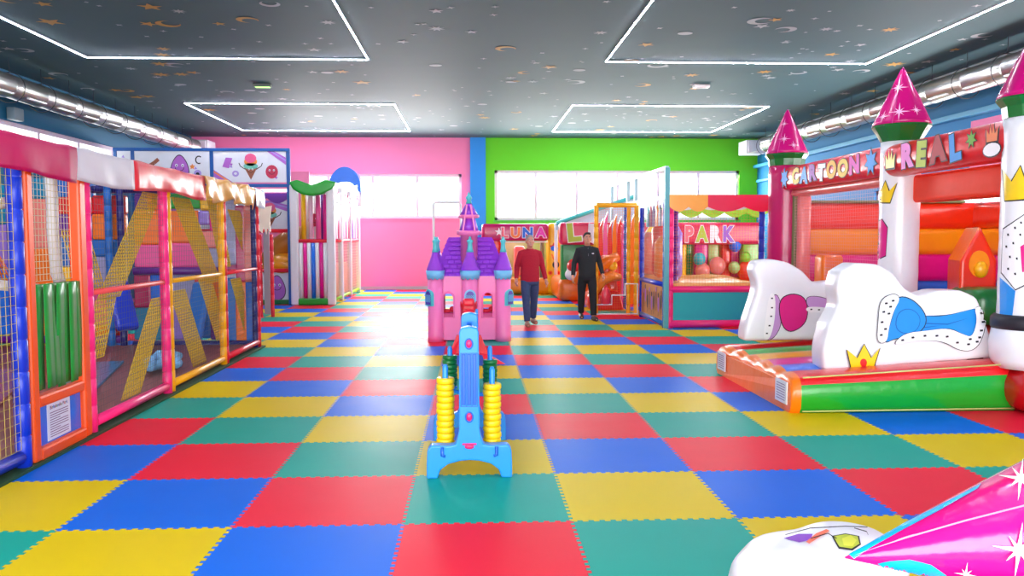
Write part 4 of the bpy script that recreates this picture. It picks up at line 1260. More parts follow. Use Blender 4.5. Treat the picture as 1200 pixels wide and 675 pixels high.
b = B(); b.ball((3.25, 18.96, 1.02), (.11, .07, .11)); b.ball((2.85, 18.92, .98), (.1, .07, .1)); obj('bump', b, YEL, ic)
b = B(); b.prism([(2.75, 18.86, .0), (3.5, 18.86, .0), (3.4, 18.86, .42), (3.0, 18.86, .5)], (0, .12, 0)); o = obj('front_fin', b, REDV, ic); inflate(o, .02, 5)

# red flame-topped fence behind it
ff = root('flame_fence', 'row of tall red flame-shaped soft panels standing behind the netted gate', 'soft fence', (3.1, 20.6, 0))
for k in range(9):
    x = 3.22 + k * .115; z = 2.15 + .12 * (k % 2) + .05 * math.sin(k * 2.1)
    b = B(); b.prism([(x - .05, 20.6, 0), (x + .05, 20.6, 0), (x + .055, 20.6, 1.5), (x + .04, 20.6, 1.9), (x + .06, 20.6, z), (x - .015, 20.6, z - .18), (x - .05, 20.6, 1.75)], (0, .06, 0)); obj('flame_panel', b, [REDV, vinyl('pink_vinyl', (236, 80, 150)), REDV, ORG][k % 4], ff)

# ------------------------------------------------------------------ letters and inflatables along the green wall
LET = [M('letter_rose', (240, 110, 130)), M('letter_orange', (246, 130, 70)), M('letter_blue', (40, 110, 220)), M('letter_violet', (160, 90, 200)), M('letter_yellow', (240, 200, 60)), M('letter_cream', (246, 226, 160)), M('letter_lime', (180, 200, 60)), M('letter_white', (244, 240, 244)), M('letter_red', (230, 50, 60)), M('letter_magenta', (226, 60, 180))]
def lumpy(b, c, size, bev):
    b.box(c, size, bev, seg=5)
YA = 24.2
la = root('inflatable_slide_castle', 'orange inflatable with a crimson LUNA banner by the green wall', 'inflatable', (1.5, YA, 0))
x0_, x1_, x2_, x3_ = .3, .95, 2.2, 2.62
b = B(); lumpy(b, ((x0_ + x3_) / 2, YA + 1.0, .24), (x3_ - x0_, 2.0, .48), .14); obj('base', b, vinyl('amber_vinyl', (236, 140, 16)), la)
b = B(); lumpy(b, (x0_ + .3, YA + .2, 1.0), (.62, .5, 2.0), .16); obj('pillar', b, REDV, la)
b = B(); lumpy(b, ((x2_ + x3_) / 2, YA + .2, 1.05), (x3_ - x2_, .5, 2.1), .14)
rp = obj('pillar', b, YEL, la)
b = B(); fr = (((x2_ + x3_) / 2, YA - .056, 1.0), (1, 0, 0), (0, 0, 1))
b.flat(star(-.02, .4, .14, .07, 5), fr, 0); b.flat(circ(0, .36, .11, .08), fr, 1, .002); b.line([(-.08, .2), (-.03, .05), (.05, .0)], .04, fr, 2, .001); b.flat(circ(.04, -.12, .1, .11), fr, 3, .001); b.flat(rect(.04, -.12, .08, .08), fr, 1, .003)
for q in (-.12, .12): b.flat(circ(q, -.36, .07), fr, 2, .001); b.flat(circ(q, -.36, .04), fr, 0, .003)
obj('printed_motif', b, [REDV, BLUEV, ORG, DARK], rp)
b = B(); lumpy(b, ((x0_ + x2_) / 2, YA - .08, 1.83), (x2_ - x0_ + .05, .34, .5), .1); bn = obj('banner', b, CRIM, la)
b = B(); pl = onY(583, 272, YA - .26); pr_ = onY(641, 272, YA - .26)
write(b, 'LUNA', (((pl.x + pr_.x) / 2 + .05, YA - .252, 1.69), (1, 0, 0), (0, 0, 1)), .27, [0, 1, 2, 3], gap=.16, bold=.05, edge=4, width=pr_.x - pl.x - .12, off=.006)
b.flat(star(-.62, .12, .13, .05, 5), ((1.4, YA - .252, 1.72), (1, 0, 0), (0, 0, 1)), 5, .006)
obj('lettering', b, [LET[0], LET[1], LET[2], LET[9], M('letter_white', (244, 240, 244)), LET[7]], bn)
b = B(); b.box(((x1_ + x2_) / 2 - .05, YA - .12, 1.55), (x2_ - x1_ + .1, .12, .04), .01); obj('white_shelf', b, WHITE, la)
b = B(); b.box(((x1_ + x2_) / 2, YA + 1.2, 1.0), (x2_ - x1_ + .3, .1, 1.1), .03); obj('rear_pad', b, vinyl('pale_green_vinyl', (176, 206, 120)), la)
b = B(); lumpy(b, (1.42, YA + .7, .98), (.34, .3, .9), .1); obj('inner_roll', b, vinyl('salmon_vinyl', (240, 130, 120)), la)
b = B(); lumpy(b, (2.1, YA + .5, 1.0), (.14, .14, 1.2), .05); obj('inner_post', b, M('grey_green_pad', (120, 130, 110)), la)

YP = 21.6
lp = root('luna_park_inflatable', 'long inflatable with LUNA PARK banner and multicoloured columns behind the trampoline', 'inflatable', (5, YP, 0))
xa, xb = onY(655, 270, YP).x, onY(893, 270, YP).x
b = B(); lumpy(b, ((xa + xb) / 2, YP + 1.2, .3), (xb - xa, 2.4, .6), .16); obj('base', b, ORG, lp)
zt1, zb1 = onY(760, 261, YP).z, onY(760, 287, YP).z
b = B(); lumpy(b, ((xa + xb) / 2, YP, (zt1 + zb1) / 2), (xb - xa, .4, zt1 - zb1), .1); bn = obj('banner', b, M('cherry_vinyl', (220, 30, 80), rough=.3, bump=.2), lp)
b = B(); o_ = V((0, YP - .205, zb1 + .1))
hL = (zt1 - zb1) * .72
def at_px(px): return onY(px, 270, YP - .2).x
write(b, 'LUNA', (((at_px(664) + at_px(778)) / 2, YP - .205, zb1 + .09), (1, 0, 0), (0, 0, 1)), hL, [0, 1, 2, 3], gap=.3, bold=.06, edge=5, width=at_px(776) - at_px(664), off=.006, tilt=[(.1, .05), (-.06, -.03), (.08, .04), (-.05, 0)])
LP_ = [LET[6], LET[7], LET[0], LET[4], LET[0], LET[7], LET[6], LET[3]]
obj('lettering', b, LP_, bn, normals=False)
b = B(); write(b, 'PARK', (((at_px(804) + at_px(860)) / 2, YP - .205, zb1 + .09), (1, 0, 0), (0, 0, 1)), hL * .9, [4, 6, 1, 7], gap=.14, bold=.05, edge=5, width=at_px(861) - at_px(803), off=.006)
obj('lettering', b, LP_, bn, normals=False)
cx_ = [(658, 690, vinyl('leaf_green_vinyl', (20, 150, 70))), (692, 704, YEL), (706, 744, ORG), (746, 790, vinyl('lilac_vinyl', (150, 120, 210))), (792, 806, YEL), (806, 814, vinyl('leaf_green_vinyl', (20, 150, 70))), (815, 831, MAG), (832, 846, vinyl('pale_green_vinyl', (176, 206, 120))), (847, 858, REDV), (859, 870, MAG), (871, 892, vinyl('lime_vinyl', (150, 214, 60)))]
for k, (p, q, mt) in enumerate(cx_):
    xp, xq = onY(p, 300, YP).x, onY(q, 300, YP).x
    b = B(); lumpy(b, ((xp + xq) / 2, YP + .25 + .12 * (k % 2), (zb1 + .55) / 2), (xq - xp, .35, zb1 - .5 + .08), .07); obj('column', b, mt, lp)
for px_, py_, rr, mt in ((672, 312, .17, REDV), (680, 326, .2, ORG), (820, 304, .16, TEALP), (824, 318, .2, vinyl('salmon_vinyl', (240, 130, 120))), (841, 312, .22, vinyl('salmon_vinyl', (240, 130, 120))), (862, 288, .16, BLUEV), (861, 314, .15, vinyl('pale_green_vinyl', (176, 206, 120))), (876, 318, .26, REDO), (874, 302, .14, vinyl('lime_vinyl', (150, 214, 60)))):
    p = onY(px_, py_, YP - .1)
    b = B(); b.ball((p.x, YP - .05, p.z), (rr, .18, rr * 1.1)); obj('bobble', b, mt, lp)
b = B(); p = onY(671, 322, YP - .1); b.ball((p.x, YP, p.z), (.2, .2, .16)); b.ball((p.x - .05, YP - .02, p.z + .16), (.1, .12, .16)); o = obj('white_glove', b, WHITE, lp); inflate(o, .025, 3)
# pale blue tent roof behind, with turquoise edge tube
tr_ = root('tent_roof', 'pale blue sloping tent roof with turquoise edge tube above the inflatables', 'tent roof', (4, 23.9, 0))
pA, pB_, pC = onY(652, 262, 23.9), onY(745, 230, 23.9), onY(790, 232, 23.9)
b = B(); b.sheet(lambda u, v: V((pA.x + (pB_.x - pA.x) * u, 23.9 + 1.6 * v, (pA.z + (pB_.z - pA.z) * u) * (1 - .02 * v) - (.0))), 12, 4)
o = obj('roof_sheet', b, vinyl('ice_blue_vinyl', (190, 222, 236)), tr_); m = o.modifiers.new('t', 'SOLIDIFY'); m.thickness = .04
b = B(); b.prism([(pA.x, 23.95, pA.z - .0), (pB_.x, 23.95, pB_.z), (pB_.x, 23.95, 1.9), (pA.x, 23.95, 1.9)], (0, .04, 0)); obj('gable_sheet', b, vinyl('ice_blue_vinyl', (190, 222, 236)), tr_)
b = B(); b.cyl(pA, pB_, .06); obj('edge_tube', b, M('turquoise_tube', (70, 190, 190), rough=.35), tr_)
for x in (pA.x, pB_.x):
    b = B(); b.cyl((x, 24.0, 0), (x, 24.0, pA.z if x == pA.x else pB_.z), .05); b.cyl((x, 25.4, 0), (x, 25.4, (pA.z if x == pA.x else pB_.z) * .98), .05); obj('tent_pole', b, WHITE, tr_)

# ------------------------------------------------------------------ bouncy castle
FX = 5.4
bc = root('bouncy_castle', 'large inflatable bouncy castle with pink-roofed towers and a striped entrance ramp', 'bouncy castle', (6.5, 10.5, 0))
b = B(); b.box((7.05, 11.0, .22), (3.7, 6.9, .44), .16, seg=5); obj('base', b, REDV, bc)
b = B(); b.box((5.42, 7.62, .23), (.6, .62, .46), .22, seg=6); o = obj('corner_bolster', b, M('deep_red_vinyl', (190, 16, 22), rough=.25, bump=.2, coat=.3), bc)
# ramp with coloured quilted lanes
RX0, RX1, RY0, RY1 = 3.03, 5.26, 7.66, 10.12
lanes = [3, 0, 2, 4, 5, 3]   # from far to near after reversal
order = [0, 4, 3, 1, 2, 0]   # near: red, blue, magenta, yellow-orange, green, red
mats_r = [REDV, vinyl('mango_vinyl', (250, 176, 20)), GREENV, MAG, BLUEV, ORG, GREENV]
prof = []
nl = 6
lw = (RY1 - RY0 - .1) / nl
pts = [(RY0 + .05, .0, 6), (RY0 + .005, .06, 6), (RY0, .17, 6), (RY0 + .01, .27, 6), (RY0 + .05, .325, 0)]
for k in range(nl):
    for i in range(1, 7):
        t = i / 6
        pts.append((RY0 + .05 + lw * (k + t), .33 + .03 * math.sin(PI * t), order[k]))
pts += [(RY1 - .01, .27, 6), (RY1, .17, 6), (RY1 - .005, .06, 6), (RY1 - .05, 0, 6)]
b = B()
xs_ = [RX0 + .06, RX0 + .015, RX0, RX0 + .0, RX0 + .03, RX0 + .1]
st = [(RX0 + .08, .0), (RX0 + .02, .35), (RX0, .7)]
stations = [RX0 + .1 + (RX1 - RX0 - .1) * i / 14 for i in range(15)]
rings = []
def rise(x): return 1 + .34 * (x - RX0) / (RX1 - RX0)
for x in stations:
    rings.append([b.bm.verts.new((x + (.05 * math.sin(PI * (y - RY0) / (RY1 - RY0)) if x < RX0 + .2 else 0), y, z * rise(x))) for y, z, m_ in pts])
for a_, c_ in zip(rings[:-1], rings[1:]):
    for k in range(len(pts) - 1):
        b._face([a_[k], a_[k + 1], c_[k + 1], c_[k]], pts[k + 1][2], True)
# rounded orange front: shrinking rings
prev = rings[0]
for f_, dx in ((.985, -.04), (.95, -.065), (.88, -.085), (.8, -.095)):
    ring = []
    for y, z, m_ in pts:
        cy2 = (RY0 + RY1) / 2
        ring.append(b.bm.verts.new((stations[0] + dx + .05 * math.sin(PI * (y - RY0) / (RY1 - RY0)), cy2 + (y - cy2) * (1 - (1 - f_) * .1), z * f_)))
    for k in range(len(pts) - 1):
        b._face([prev[k], ring[k], ring[k + 1], prev[k + 1]], 5, True)
    prev = ring
b._face(prev, 5)
b._face([r_[0] for r_ in rings] + [r_[-1] for r_ in rings][::-1], 6)
rp = obj('ramp', b, mats_r, bc)
for y in (RY0 + .24, RY1 - .27):
    b = B(); fr = ((RX0 - .012, y, .18), (0, -1, 0), (0, 0, 1))
    b.box((RX0 - .004, y, .18), (.016, .3, .22), .004)
    for i in range(7): b.flat(rect(-.0, .075 - i * .025, .22, .008), (V(fr[0]) + V((-.001, 0, 0)), fr[1], fr[2]), 1)
    obj('care_label', b, [PAPER, M('grey_print', (130, 110, 150))], rp)
b = B()
for z in (.02, .345):
    b.tube([(RX0 + .12, RY0 + .02, z), (RX1, RY0 + .02, z * rise(RX1))], .008, 6)
obj('seam_piping', b, M('pale_piping', (200, 200, 120)), rp)

def pillow(outline_px, ypl, thick, name, label_, seed):
    pts_ = [onY(px, py, ypl) for px, py in outline_px]
    b = B(); b.prism([(p.x, ypl, p.z) for p in pts_], (0, thick, 0))
    o = obj(name, b, WHITEV, bc)
    o['label'] = label_
    inflate(o, .028, 14)
    return o
nearP = pillow([(966, 437), (964, 412), (971, 382), (984, 358), (980, 338), (985, 319), (1002, 309), (1030, 310), (1048, 320), (1061, 339), (1078, 348), (1100, 341), (1128, 341), (1147, 350), (1155, 375), (1163, 398), (1172, 421)], 8.0, .34, 'pillow_wall', 'white lumpy pillow with blue robe and yellow crown print', 1)
farP = pillow([(871, 401), (874, 380), (884, 350), (888, 335), (882, 318), (886, 306), (905, 304), (925, 308), (942, 318), (954, 332), (975, 330), (1000, 327), (1030, 338), (1050, 360), (1060, 398)], 9.75, .3, 'pillow_wall', 'white lumpy pillow with magenta robe print', 2)
ROBE = M('robe_blue_print', (30, 140, 224), rough=.3); ROBE2 = M('robe_deep_blue_print', (16, 100, 180), rough=.3); ERM = M('ermine_print', (246, 244, 246), rough=.35); GOLD = M('crown_yellow_print', (246, 206, 30), rough=.3); MAGP = M('robe_magenta_print', (222, 30, 130), rough=.3); LILP = M('robe_lilac_print', (200, 150, 210), rough=.3); REDPR = M('jewel_red_print', (216, 40, 40), rough=.3)
def grow(pts, k):
    cx = sum(p[0] for p in pts) / len(pts); cy = sum(p[1] for p in pts) / len(pts)
    out = []
    for x, y in pts:
        d_ = math.hypot(x - cx, y - cy) or 1
        out.append((x + (x - cx) / d_ * k, y + (y - cy) / d_ * k))
    return out
# each print layer is a mesh of its own so that it can lie slightly higher on the pillow
def prints(target, layers):
    for i, (pts, mt, nm) in enumerate(layers):
        paint(target, pts if isinstance(pts[0], list) else [pts], mt, nm, i)
robe = chaikin([(1046, 376), (1060, 372), (1080, 371), (1104, 372), (1132, 365), (1144, 362), (1148, 376), (1142, 397), (1128, 394), (1110, 387), (1085, 391), (1064, 394), (1050, 390)])
bod = chaikin([(1038, 360), (1054, 347), (1072, 354), (1085, 371), (1082, 386), (1066, 395), (1048, 397), (1036, 403), (1030, 390), (1034, 372)])
sleeve = chaikin([(1052, 366), (1066, 362), (1078, 372), (1074, 388), (1058, 392), (1048, 384)])
trim = chaikin([(1140, 360), (1151, 361), (1154, 376), (1149, 400), (1138, 412), (1122, 411), (1106, 401), (1086, 399), (1066, 400), (1044, 406), (1058, 391), (1086, 388), (1110, 385), (1128, 393), (1138, 396), (1144, 376)])
coll = chaikin([(1030, 352), (1046, 344), (1054, 350), (1046, 364), (1040, 384), (1038, 402), (1026, 402), (1028, 376)])
spots = []
for (x, y) in ((1148, 368), (1150, 378), (1148, 388), (1143, 401), (1133, 404), (1120, 402), (1108, 395), (1096, 394), (1082, 394), (1068, 396), (1056, 399), (1135, 398), (1146, 396), (1037, 356), (1045, 353), (1034, 366), (1040, 368), (1032, 378), (1036, 386), (1031, 393), (1042, 360)):
    spots.append([(x - 1.8, y - .9), (x + 1.6, y - 1.3), (x + 2.0, y + .9), (x - 1.4, y + 1.3)])
folds = [[(1060, 372), (1085, 379), (1110, 380), (1136, 373), (1110, 381.5), (1085, 380.5)], [(1056, 382), (1080, 384), (1104, 382), (1080, 385.5)]]
cr = [(996, 432), (1022, 430), (1029, 408), (1019, 420), (1011, 404), (1003, 420), (991, 410)]
prints(nearP, [(grow(robe, 1.2), DARK, 'printed_outline'), (robe, ROBE, 'printed_robe'), (folds, ROBE2, 'printed_folds'), (grow(bod, 1.2), DARK, 'printed_outline'), (bod, ROBE, 'printed_robe'), (grow(sleeve, 1.0), ROBE2, 'printed_outline'), (sleeve, ROBE, 'printed_sleeve'), (grow(trim, .9), DARK, 'printed_outline'), (trim, ERM, 'printed_trim'), (grow(coll, .9), DARK, 'printed_outline'), (coll, ERM, 'printed_collar'), (spots, DARK, 'printed_spots'),
               (grow(cr, 1.4), DARK, 'printed_outline'), (cr, GOLD, 'printed_crown'), ([(1010 + 4 * math.cos(a), 425 + 4.5 * math.sin(a)) for a in [2 * PI * i / 14 for i in range(14)]], REDPR, 'printed_jewel'),
               ([(986, 434), (1040, 431), (1100, 425), (1150, 418), (1150, 420), (1100, 427.5), (1040, 433.5), (986, 436)], DARK, 'printed_ground_line')])
rob2 = chaikin([(912, 352), (928, 344), (944, 350), (946, 372), (938, 384), (924, 390), (915, 380)])
cape = chaikin([(944, 348), (960, 348), (976, 354), (980, 364), (962, 362), (946, 362)])
cape2 = chaikin([(906, 344), (914, 350), (916, 380), (906, 398), (894, 398), (900, 370)])
trim2 = chaikin([(901, 344), (908, 344), (908, 372), (902, 398), (893, 398), (897, 370)])
trim3 = chaikin([(944, 360), (962, 360), (980, 364), (980, 370), (962, 367), (944, 366)])
sp2 = [[(x - 1.2, y - .8), (x + 1.2, y - .8), (x + 1.2, y + .8), (x - 1.2, y + .8)] for x, y in ((904, 350), (904, 361), (903, 371), (901, 382), (898, 391), (950, 363), (959, 363.5), (968, 365))]
prints(farP, [(grow(cape2, 1.0), DARK, 'printed_outline'), (cape2, LILP, 'printed_cape'), (grow(cape, .8), DARK, 'printed_outline'), (cape, LILP, 'printed_cape'), (grow(rob2, 1.1), DARK, 'printed_outline'), (rob2, MAGP, 'printed_robe'), ([trim2, trim3], ERM, 'printed_trim'), (sp2, DARK, 'printed_spots')])

# towers
CONE = vinyl('tower_pink_vinyl', (206, 12, 120), rough=.22); SPARK = M('sparkle_print', (250, 200, 236), rough=.4)
def spark8(r):
    return star(0, 0, r, r * .13, 4, PI / 2), star(0, 0, r * .6, r * .1, 4, PI / 4)
def cone_stars(b, base, r0, h, spots_, mat=None, mi=0, off=.006):
    """stars laid onto a cone: spots_ = (height share, angle, size)"""
    sl = math.hypot(r0, h)
    for t, a0, s_ in spots_:
        for pts_ in spark8(s_):
            q = []
            for u_, v_ in [(0, 0)] + pts_:
                tt = t + v_ / sl
                rr = r0 * (1 - tt) + off
                a = a0 + u_ / max(rr, .05)
                p = V((rr * math.cos(a), rr * math.sin(a), h * tt + off * .4))
                q.append(mat @ p if mat else V(base) + p)
            for i in range(1, len(q)):
                j = i + 1 if i + 1 < len(q) else 1
                b.poly([q[0], q[i], q[j]], mi)
def tower(x, y, r, zb, zg0, zg1, ztip, rc, colm, seed, spots_):
    b = B(); n = 10
    prof = [(r * .9, zb), (r, zb + .08)]
    k = 8
    for i in range(k):
        z0 = zb + .08 + (zg0 - zb - .08) * i / k; z1 = zb + .08 + (zg0 - zb - .08) * (i + 1) / k
        prof += [(r * 1.0, z0 + .01), (r * 1.015, (z0 + z1) / 2), (r, z1 - .005)]
    b.lathe(prof, (x, y, 0), 28); tr = obj('tower', b, colm, bc)
    b = B(); b.lathe([(r * .95, zg0 - .01), (r * 1.02, zg0), (rc * .86, zg0 + (zg1 - zg0) * .55), (rc, zg1 - .02), (rc * .98, zg1)], (x, y, 0), 12, smooth=False); obj('tower_collar', b, DGREENV, tr)
    b = B(); b.lathe([(rc * .99, zg1), (rc * .94, zg1 + .05), (rc * .52, zg1 + (ztip - zg1) * .5), (.03, ztip - .03), (.004, ztip)], (x, y, 0), 24)
    for i in range(4):
        a = PI / 4 + i * PI / 2
        b.tube([(x + rc * 1.0 * math.cos(a), y + rc * 1.0 * math.sin(a), zg1), (x + rc * .53 * math.cos(a), y + rc * .53 * math.sin(a), zg1 + (ztip - zg1) * .5), (x, y, ztip)], .008, 6, 1)
    rf = obj('tower_roof', b, [CONE, M('roof_piping', (214, 60, 150))], tr)
    b = B(); cone_stars(b, (x, y, zg1), rc * 1.0, ztip - zg1, spots_, off=.02); obj('sparkle_print', b, SPARK, rf, normals=False)
    return tr
T2 = tower(FX, 10.25, .235, .4, 2.88, 3.08, 3.8, .35, WHITEV, 1, [(.18, -2.15, .13), (.62, -2.35, .12), (.12, -2.75, .09), (.2, -1.5, .08)])
T1 = tower(FX, 14.05, .29, .4, 2.9, 3.1, 3.86, .36, CRIM, 2, [(.3, -2.1, .11), (.65, -2.3, .08), (.15, -1.6, .09)])
T3 = tower(FX, 7.72, .29, .42, 2.82, 3.01, 3.75, .36, WHITEV, 3, [(.25, -2.2, .13), (.6, -2.4, .1)])
b = B(); b.lathe([(.3, .42), (.34, .5), (.355, .66), (.33, .8), (.29, .86)], (FX, 7.72, 0), 24); obj('tower_foot', b, WHITEV, T3)
b = B(); b.lathe([(.335, .8), (.345, .83), (.345, .9), (.32, .93), (.3, .94)], (FX, 7.72, 0), 28); obj('black_band', b, DARK, T3)
# crowns and robes printed on the towers
def tprint(tw_, x, y, pxs, mt, i, depth):
    paint(tw_, [pxs], mt, 'printed_motif', i)
c2 = [(1028.5, 238), (1043, 238), (1051, 215), (1042, 225), (1038, 213), (1033, 225), (1029, 214)]
tprint(T2, FX, 10.12, grow(c2, 1.5), DARK, 0, 9.9); tprint(T2, FX, 10.12, c2, GOLD, 1, 9.9)
r2 = [(1027, 262), (1034, 258), (1040, 268), (1038, 300), (1026, 306)]
tprint(T2, FX, 10.12, grow(r2, 1.2), DARK, 0, 9.9); tprint(T2, FX, 10.12, r2, MAGP, 1, 9.9)
c3 = [(1178, 236), (1204, 234), (1214, 196), (1202, 214), (1196, 196), (1186, 214), (1176, 200)]
tprint(T3, FX, 7.72, grow(c3, 2), DARK, 0, 7.4); tprint(T3, FX, 7.72, c3, GOLD, 1, 7.4)
rb3 = [(1176, 270), (1205, 250), (1210, 330), (1190, 340), (1174, 320)]
tprint(T3, FX, 7.72, grow(rb3, 1.5), DARK, 0, 7.4); tprint(T3, FX, 7.72, rb3, ERM, 1, 7.4)
tprint(T3, FX, 7.72, [(1172, 326), (1190, 342), (1186, 376), (1172, 380)], ROBE, 1, 7.4)
tprint(T3, FX, 7.72, [(1196, 290), (1212, 280), (1212, 318), (1198, 320)], MAGP, 2, 7.4)
for k, (x_, y_) in enumerate(((1182, 276), (1190, 268), (1180, 290), (1188, 286), (1184, 302), (1192, 304), (1182, 316), (1190, 322), (1197, 262), (1196, 276))):
    tprint(T3, FX, 7.72, [(x_ - 1.3, y_ - 1.2), (x_ + .8, y_ - 1.5), (x_ + 1.2, y_ + 1.4), (x_ - .9, y_ + 1.3)], DARK, 2, 7.4)
# banners
BRED = vinyl('banner_red_vinyl', (230, 22, 48))
b = B(); b.box((FX, 12.1, 2.66), (.36, 3.6, .38), .1, seg=5); bn = obj('banner', b, BRED, bc)
fr = ((FX - .184, 12.15, 2.545), (0, -1, 0), (0, 0, 1))
b = B(); write(b, 'CARTOON', (fr[0], fr[1], fr[2]), .22, [0, 1, 2, 3, 4, 0, 5], gap=.1, bold=.06, edge=6, width=2.35, tilt=[(.08, .03), (-.1, 0), (.05, .05), (-.04, -.02), (.1, .03), (-.06, 0), (.05, .05)])
for q, mt in ((-1.5, 1), (1.5, 1)):
    b.flat(star(q, .12, .2, .11, 7), fr, 6, .003); b.flat(star(q, .12, .17, .095, 7), fr, mt, .006)
obj('lettering', b, [LET[4], M('letter_sky', (40, 150, 230)), M('letter_plum', (150, 60, 170)), M('letter_white', (244, 240, 244)), M('letter_gold', (240, 180, 30)), M('letter_magenta', (226, 60, 180)), DARK], bn, normals=False)
b = B(); b.box((FX - .12, 8.95, 2.63), (.34, 2.56, .4), .16, seg=6); bn = obj('banner', b, M('banner_scarlet_vinyl', (230, 30, 34), rough=.28, bump=.2), bc)
fr = ((FX - .294, 8.95, 2.51), (0, -1, 0), (0, 0, 1))
b = B(); write(b, 'REAL', (V(fr[0]) + V((0, .12, 0)), fr[1], fr[2]), .25, [0, 1, 2, 3], gap=.16, bold=.07, edge=5, width=1.2, tilt=[(.06, .02), (-.05, -.02), (.08, .04), (.12, .0)])
b.flat(grow([(p[0] * 100, p[1] * 100) for p in crown2(-.98, .12, .2, .2)], 0) and crown2(-.98, .12, .24, .26), fr, 5, .003); b.flat(crown2(-.98, .12, .2, .21), fr, 4, .006)
b.flat(star(.66, .17, .11, .055, 7), fr, 5, .003); b.flat(star(.66, .17, .09, .045, 7), fr, 6, .006)
b.flat(circ(1.0, .03, .15, .08, 16), fr, 5, .003); b.flat(circ(1.0, .03, .135, .066, 16), fr, 7, .006)
b.flat(crown2(1.0, .19, .2, .2), fr, 5, .003); b.flat(crown2(1.0, .19, .165, .16), fr, 8, .006)
obj('lettering', b, [M('letter_pink', (240, 130, 210)), M('letter_lime', (180, 200, 60)), M('letter_dark_red', (176, 20, 40)), M('letter_sky', (40, 150, 230)), GOLD, DARK, M('letter_leaf', (110, 170, 40)), ERM, LET[1]], bn, normals=False)
b = B(); b.box((FX + .2, 8.95, 2.28), (.3, 2.3, .34), .05, seg=4); obj('header_beam', b, M('bright_scarlet_vinyl', (255, 62, 24), rough=.5, bump=.15, spec=.3), bc)
b = B(); b.box((FX + .1, 12.1, 2.42), (.24, 3.5, .12), .05, seg=4); obj('header_beam', b, vinyl('salmon_vinyl', (240, 130, 120)), bc)
b = B(); b.box((FX + .14, 13.6, 1.4), (.2, .2, 2.0), .07, seg=4); obj('side_roll', b, vinyl('salmon_vinyl', (240, 130, 120)), bc)
b = B(); b.box((FX + .05, 13.74, 1.4), (.1, .12, 2.0), .03); obj('seam_strip', b, M('olive_strip', (110, 120, 70)), bc)
b = B(); b.net((FX, 10.3, .46), (0, 3.35, 0), (0, 0, 1.92), .05, .0016); obj('side_net', b, M('rose_net', (236, 160, 170)), bc)
# striped far wall and rear wall of big rolls
zs = [(.44, .84, BLUEV), (.84, 1.16, MAG), (1.16, 1.74, M('marigold_vinyl', (252, 156, 20), rough=.3, bump=.15)), (1.74, 2.36, REDO)]
zz_ = [onY(1110, p, 14.2).z for p in (346, 330, 299, 269, 239)]
zs = [(.42, zz_[0], GREENV), (zz_[0], zz_[1], BLUEV), (zz_[1], zz_[2], MAG), (zz_[2], zz_[3], vinyl('marigold_vinyl', (252, 156, 20))), (zz_[3], zz_[4], REDO)]
for z0, z1, mt in zs:
    b = B(); b.box((7.3, 14.3, (z0 + z1) / 2), (3.8, .4, z1 - z0 + .02), .12, seg=5); obj('wall_roll', b, mt, bc)
    if True:
        b = B(); b.box((8.95, 11.0, (z0 + z1) / 2), (.4, 6.6, z1 - z0 + .02), .12, seg=5); obj('wall_roll', b, mt, bc)
b = B(); b.box((7.0, 14.22, zz_[4] + .02), (3.2, .3, .05), .02); obj('seam_strip', b, M('olive_strip', (110, 120, 70)), bc)
# arched tunnel and blocks inside
ax = onX(1128, 330, 6.7)
yA = 11.4
q0, q1, qt = onY(1128, 340, yA), onY(1172, 340, yA), onY(1146, 265, yA)
cxa = (q0.x + q1.x) / 2 - .05
hw_ = .27
zs0, zpk = q0.z, qt.z
outl = [(cxa - hw_, .44), (cxa + hw_, .44), (cxa + hw_, zpk - .5), (cxa, zpk), (cxa - hw_, zpk - .5)]
b = B()
arc = [(cxa + .15 * math.cos(a), 1.3 + .19 * math.sin(a)) for a in [-PI / 2 + 2 * PI * i / 20 for i in range(20)]]
b.prism([(x, yA, z) for x, z in outl], (.25, .75, 0), 0, 1)
o = obj('tunnel_house', b, [REDO, ORG], bc)
m = o.modifiers.new('bevel', 'BEVEL'); m.width = .05; m.segments = 3
b = B(); b.prism([(x, yA - .012, z) for x, z in arc], (0, .03, 0)); obj('round_opening', b, vinyl('marigold_vinyl', (252, 156, 20)), o)
b = B(); b.ball((cxa + .02, yA - .02, 1.22), (.1, .07, .12)); obj('yellow_knob', b, YEL, o)
b = B(); fr = ((cxa, yA - .004, zpk - .42), (1, 0, 0), (0, 0, 1)); b.flat(star(-.05, 0, .06, .02, 5), fr, 0, .004); obj('printed_motif', b, PURP, o, normals=False)
b = B(); b.box((cxa + .1, yA - .1, .72), (.9, .8, .52), .18, seg=5); obj('green_step', b, DGREENV, bc)
b = B(); p = onY(971, 307, 12.6); b.box((p.x, 12.6, .9), (.34, .34, 1.02), .06, seg=4); obj('orange_block', b, ORG, bc)

# ------------------------------------------------------------------ collapsed inflatable tower close to the camera
FY = 2.35
dt = root('fallen_inflatable_tower', 'pink inflatable tower cone with white sparkles lying on its side in front', 'inflatable', (1.9, FY, 0))
tip = onY(990, 654, FY)
PKH = vinyl('hot_pink_vinyl', (236, 14, 124), rough=.2); CYAN = M('cyan_vinyl', (20, 170, 232), rough=.25, bump=.2)
L_, r0 = .9, .28
ax_ = V((1, .12, .06)).normalized()
base_c = tip + ax_ * L_
side = V((0, 0, 1)).cross(ax_).normalized(); up_ = ax_.cross(side)
Mx = Matrix((side, up_, -ax_)).transposed().to_4x4(); Mx.translation = base_c
b = B(); k = 14
prof = [(r0 * (1 - (i / k)) ** .93 if i < k else .002, L_ * i / k) for i in range(k + 1)]
b.lathe(prof, seg=32, mat=Mx); cn = obj('cone', b, PKH, dt)
def cpt(t, a, off=.004):
    rr = r0 * max(0, 1 - t) ** .93 + off
    return Mx @ V((rr * math.cos(a), rr * math.sin(a), L_ * t))
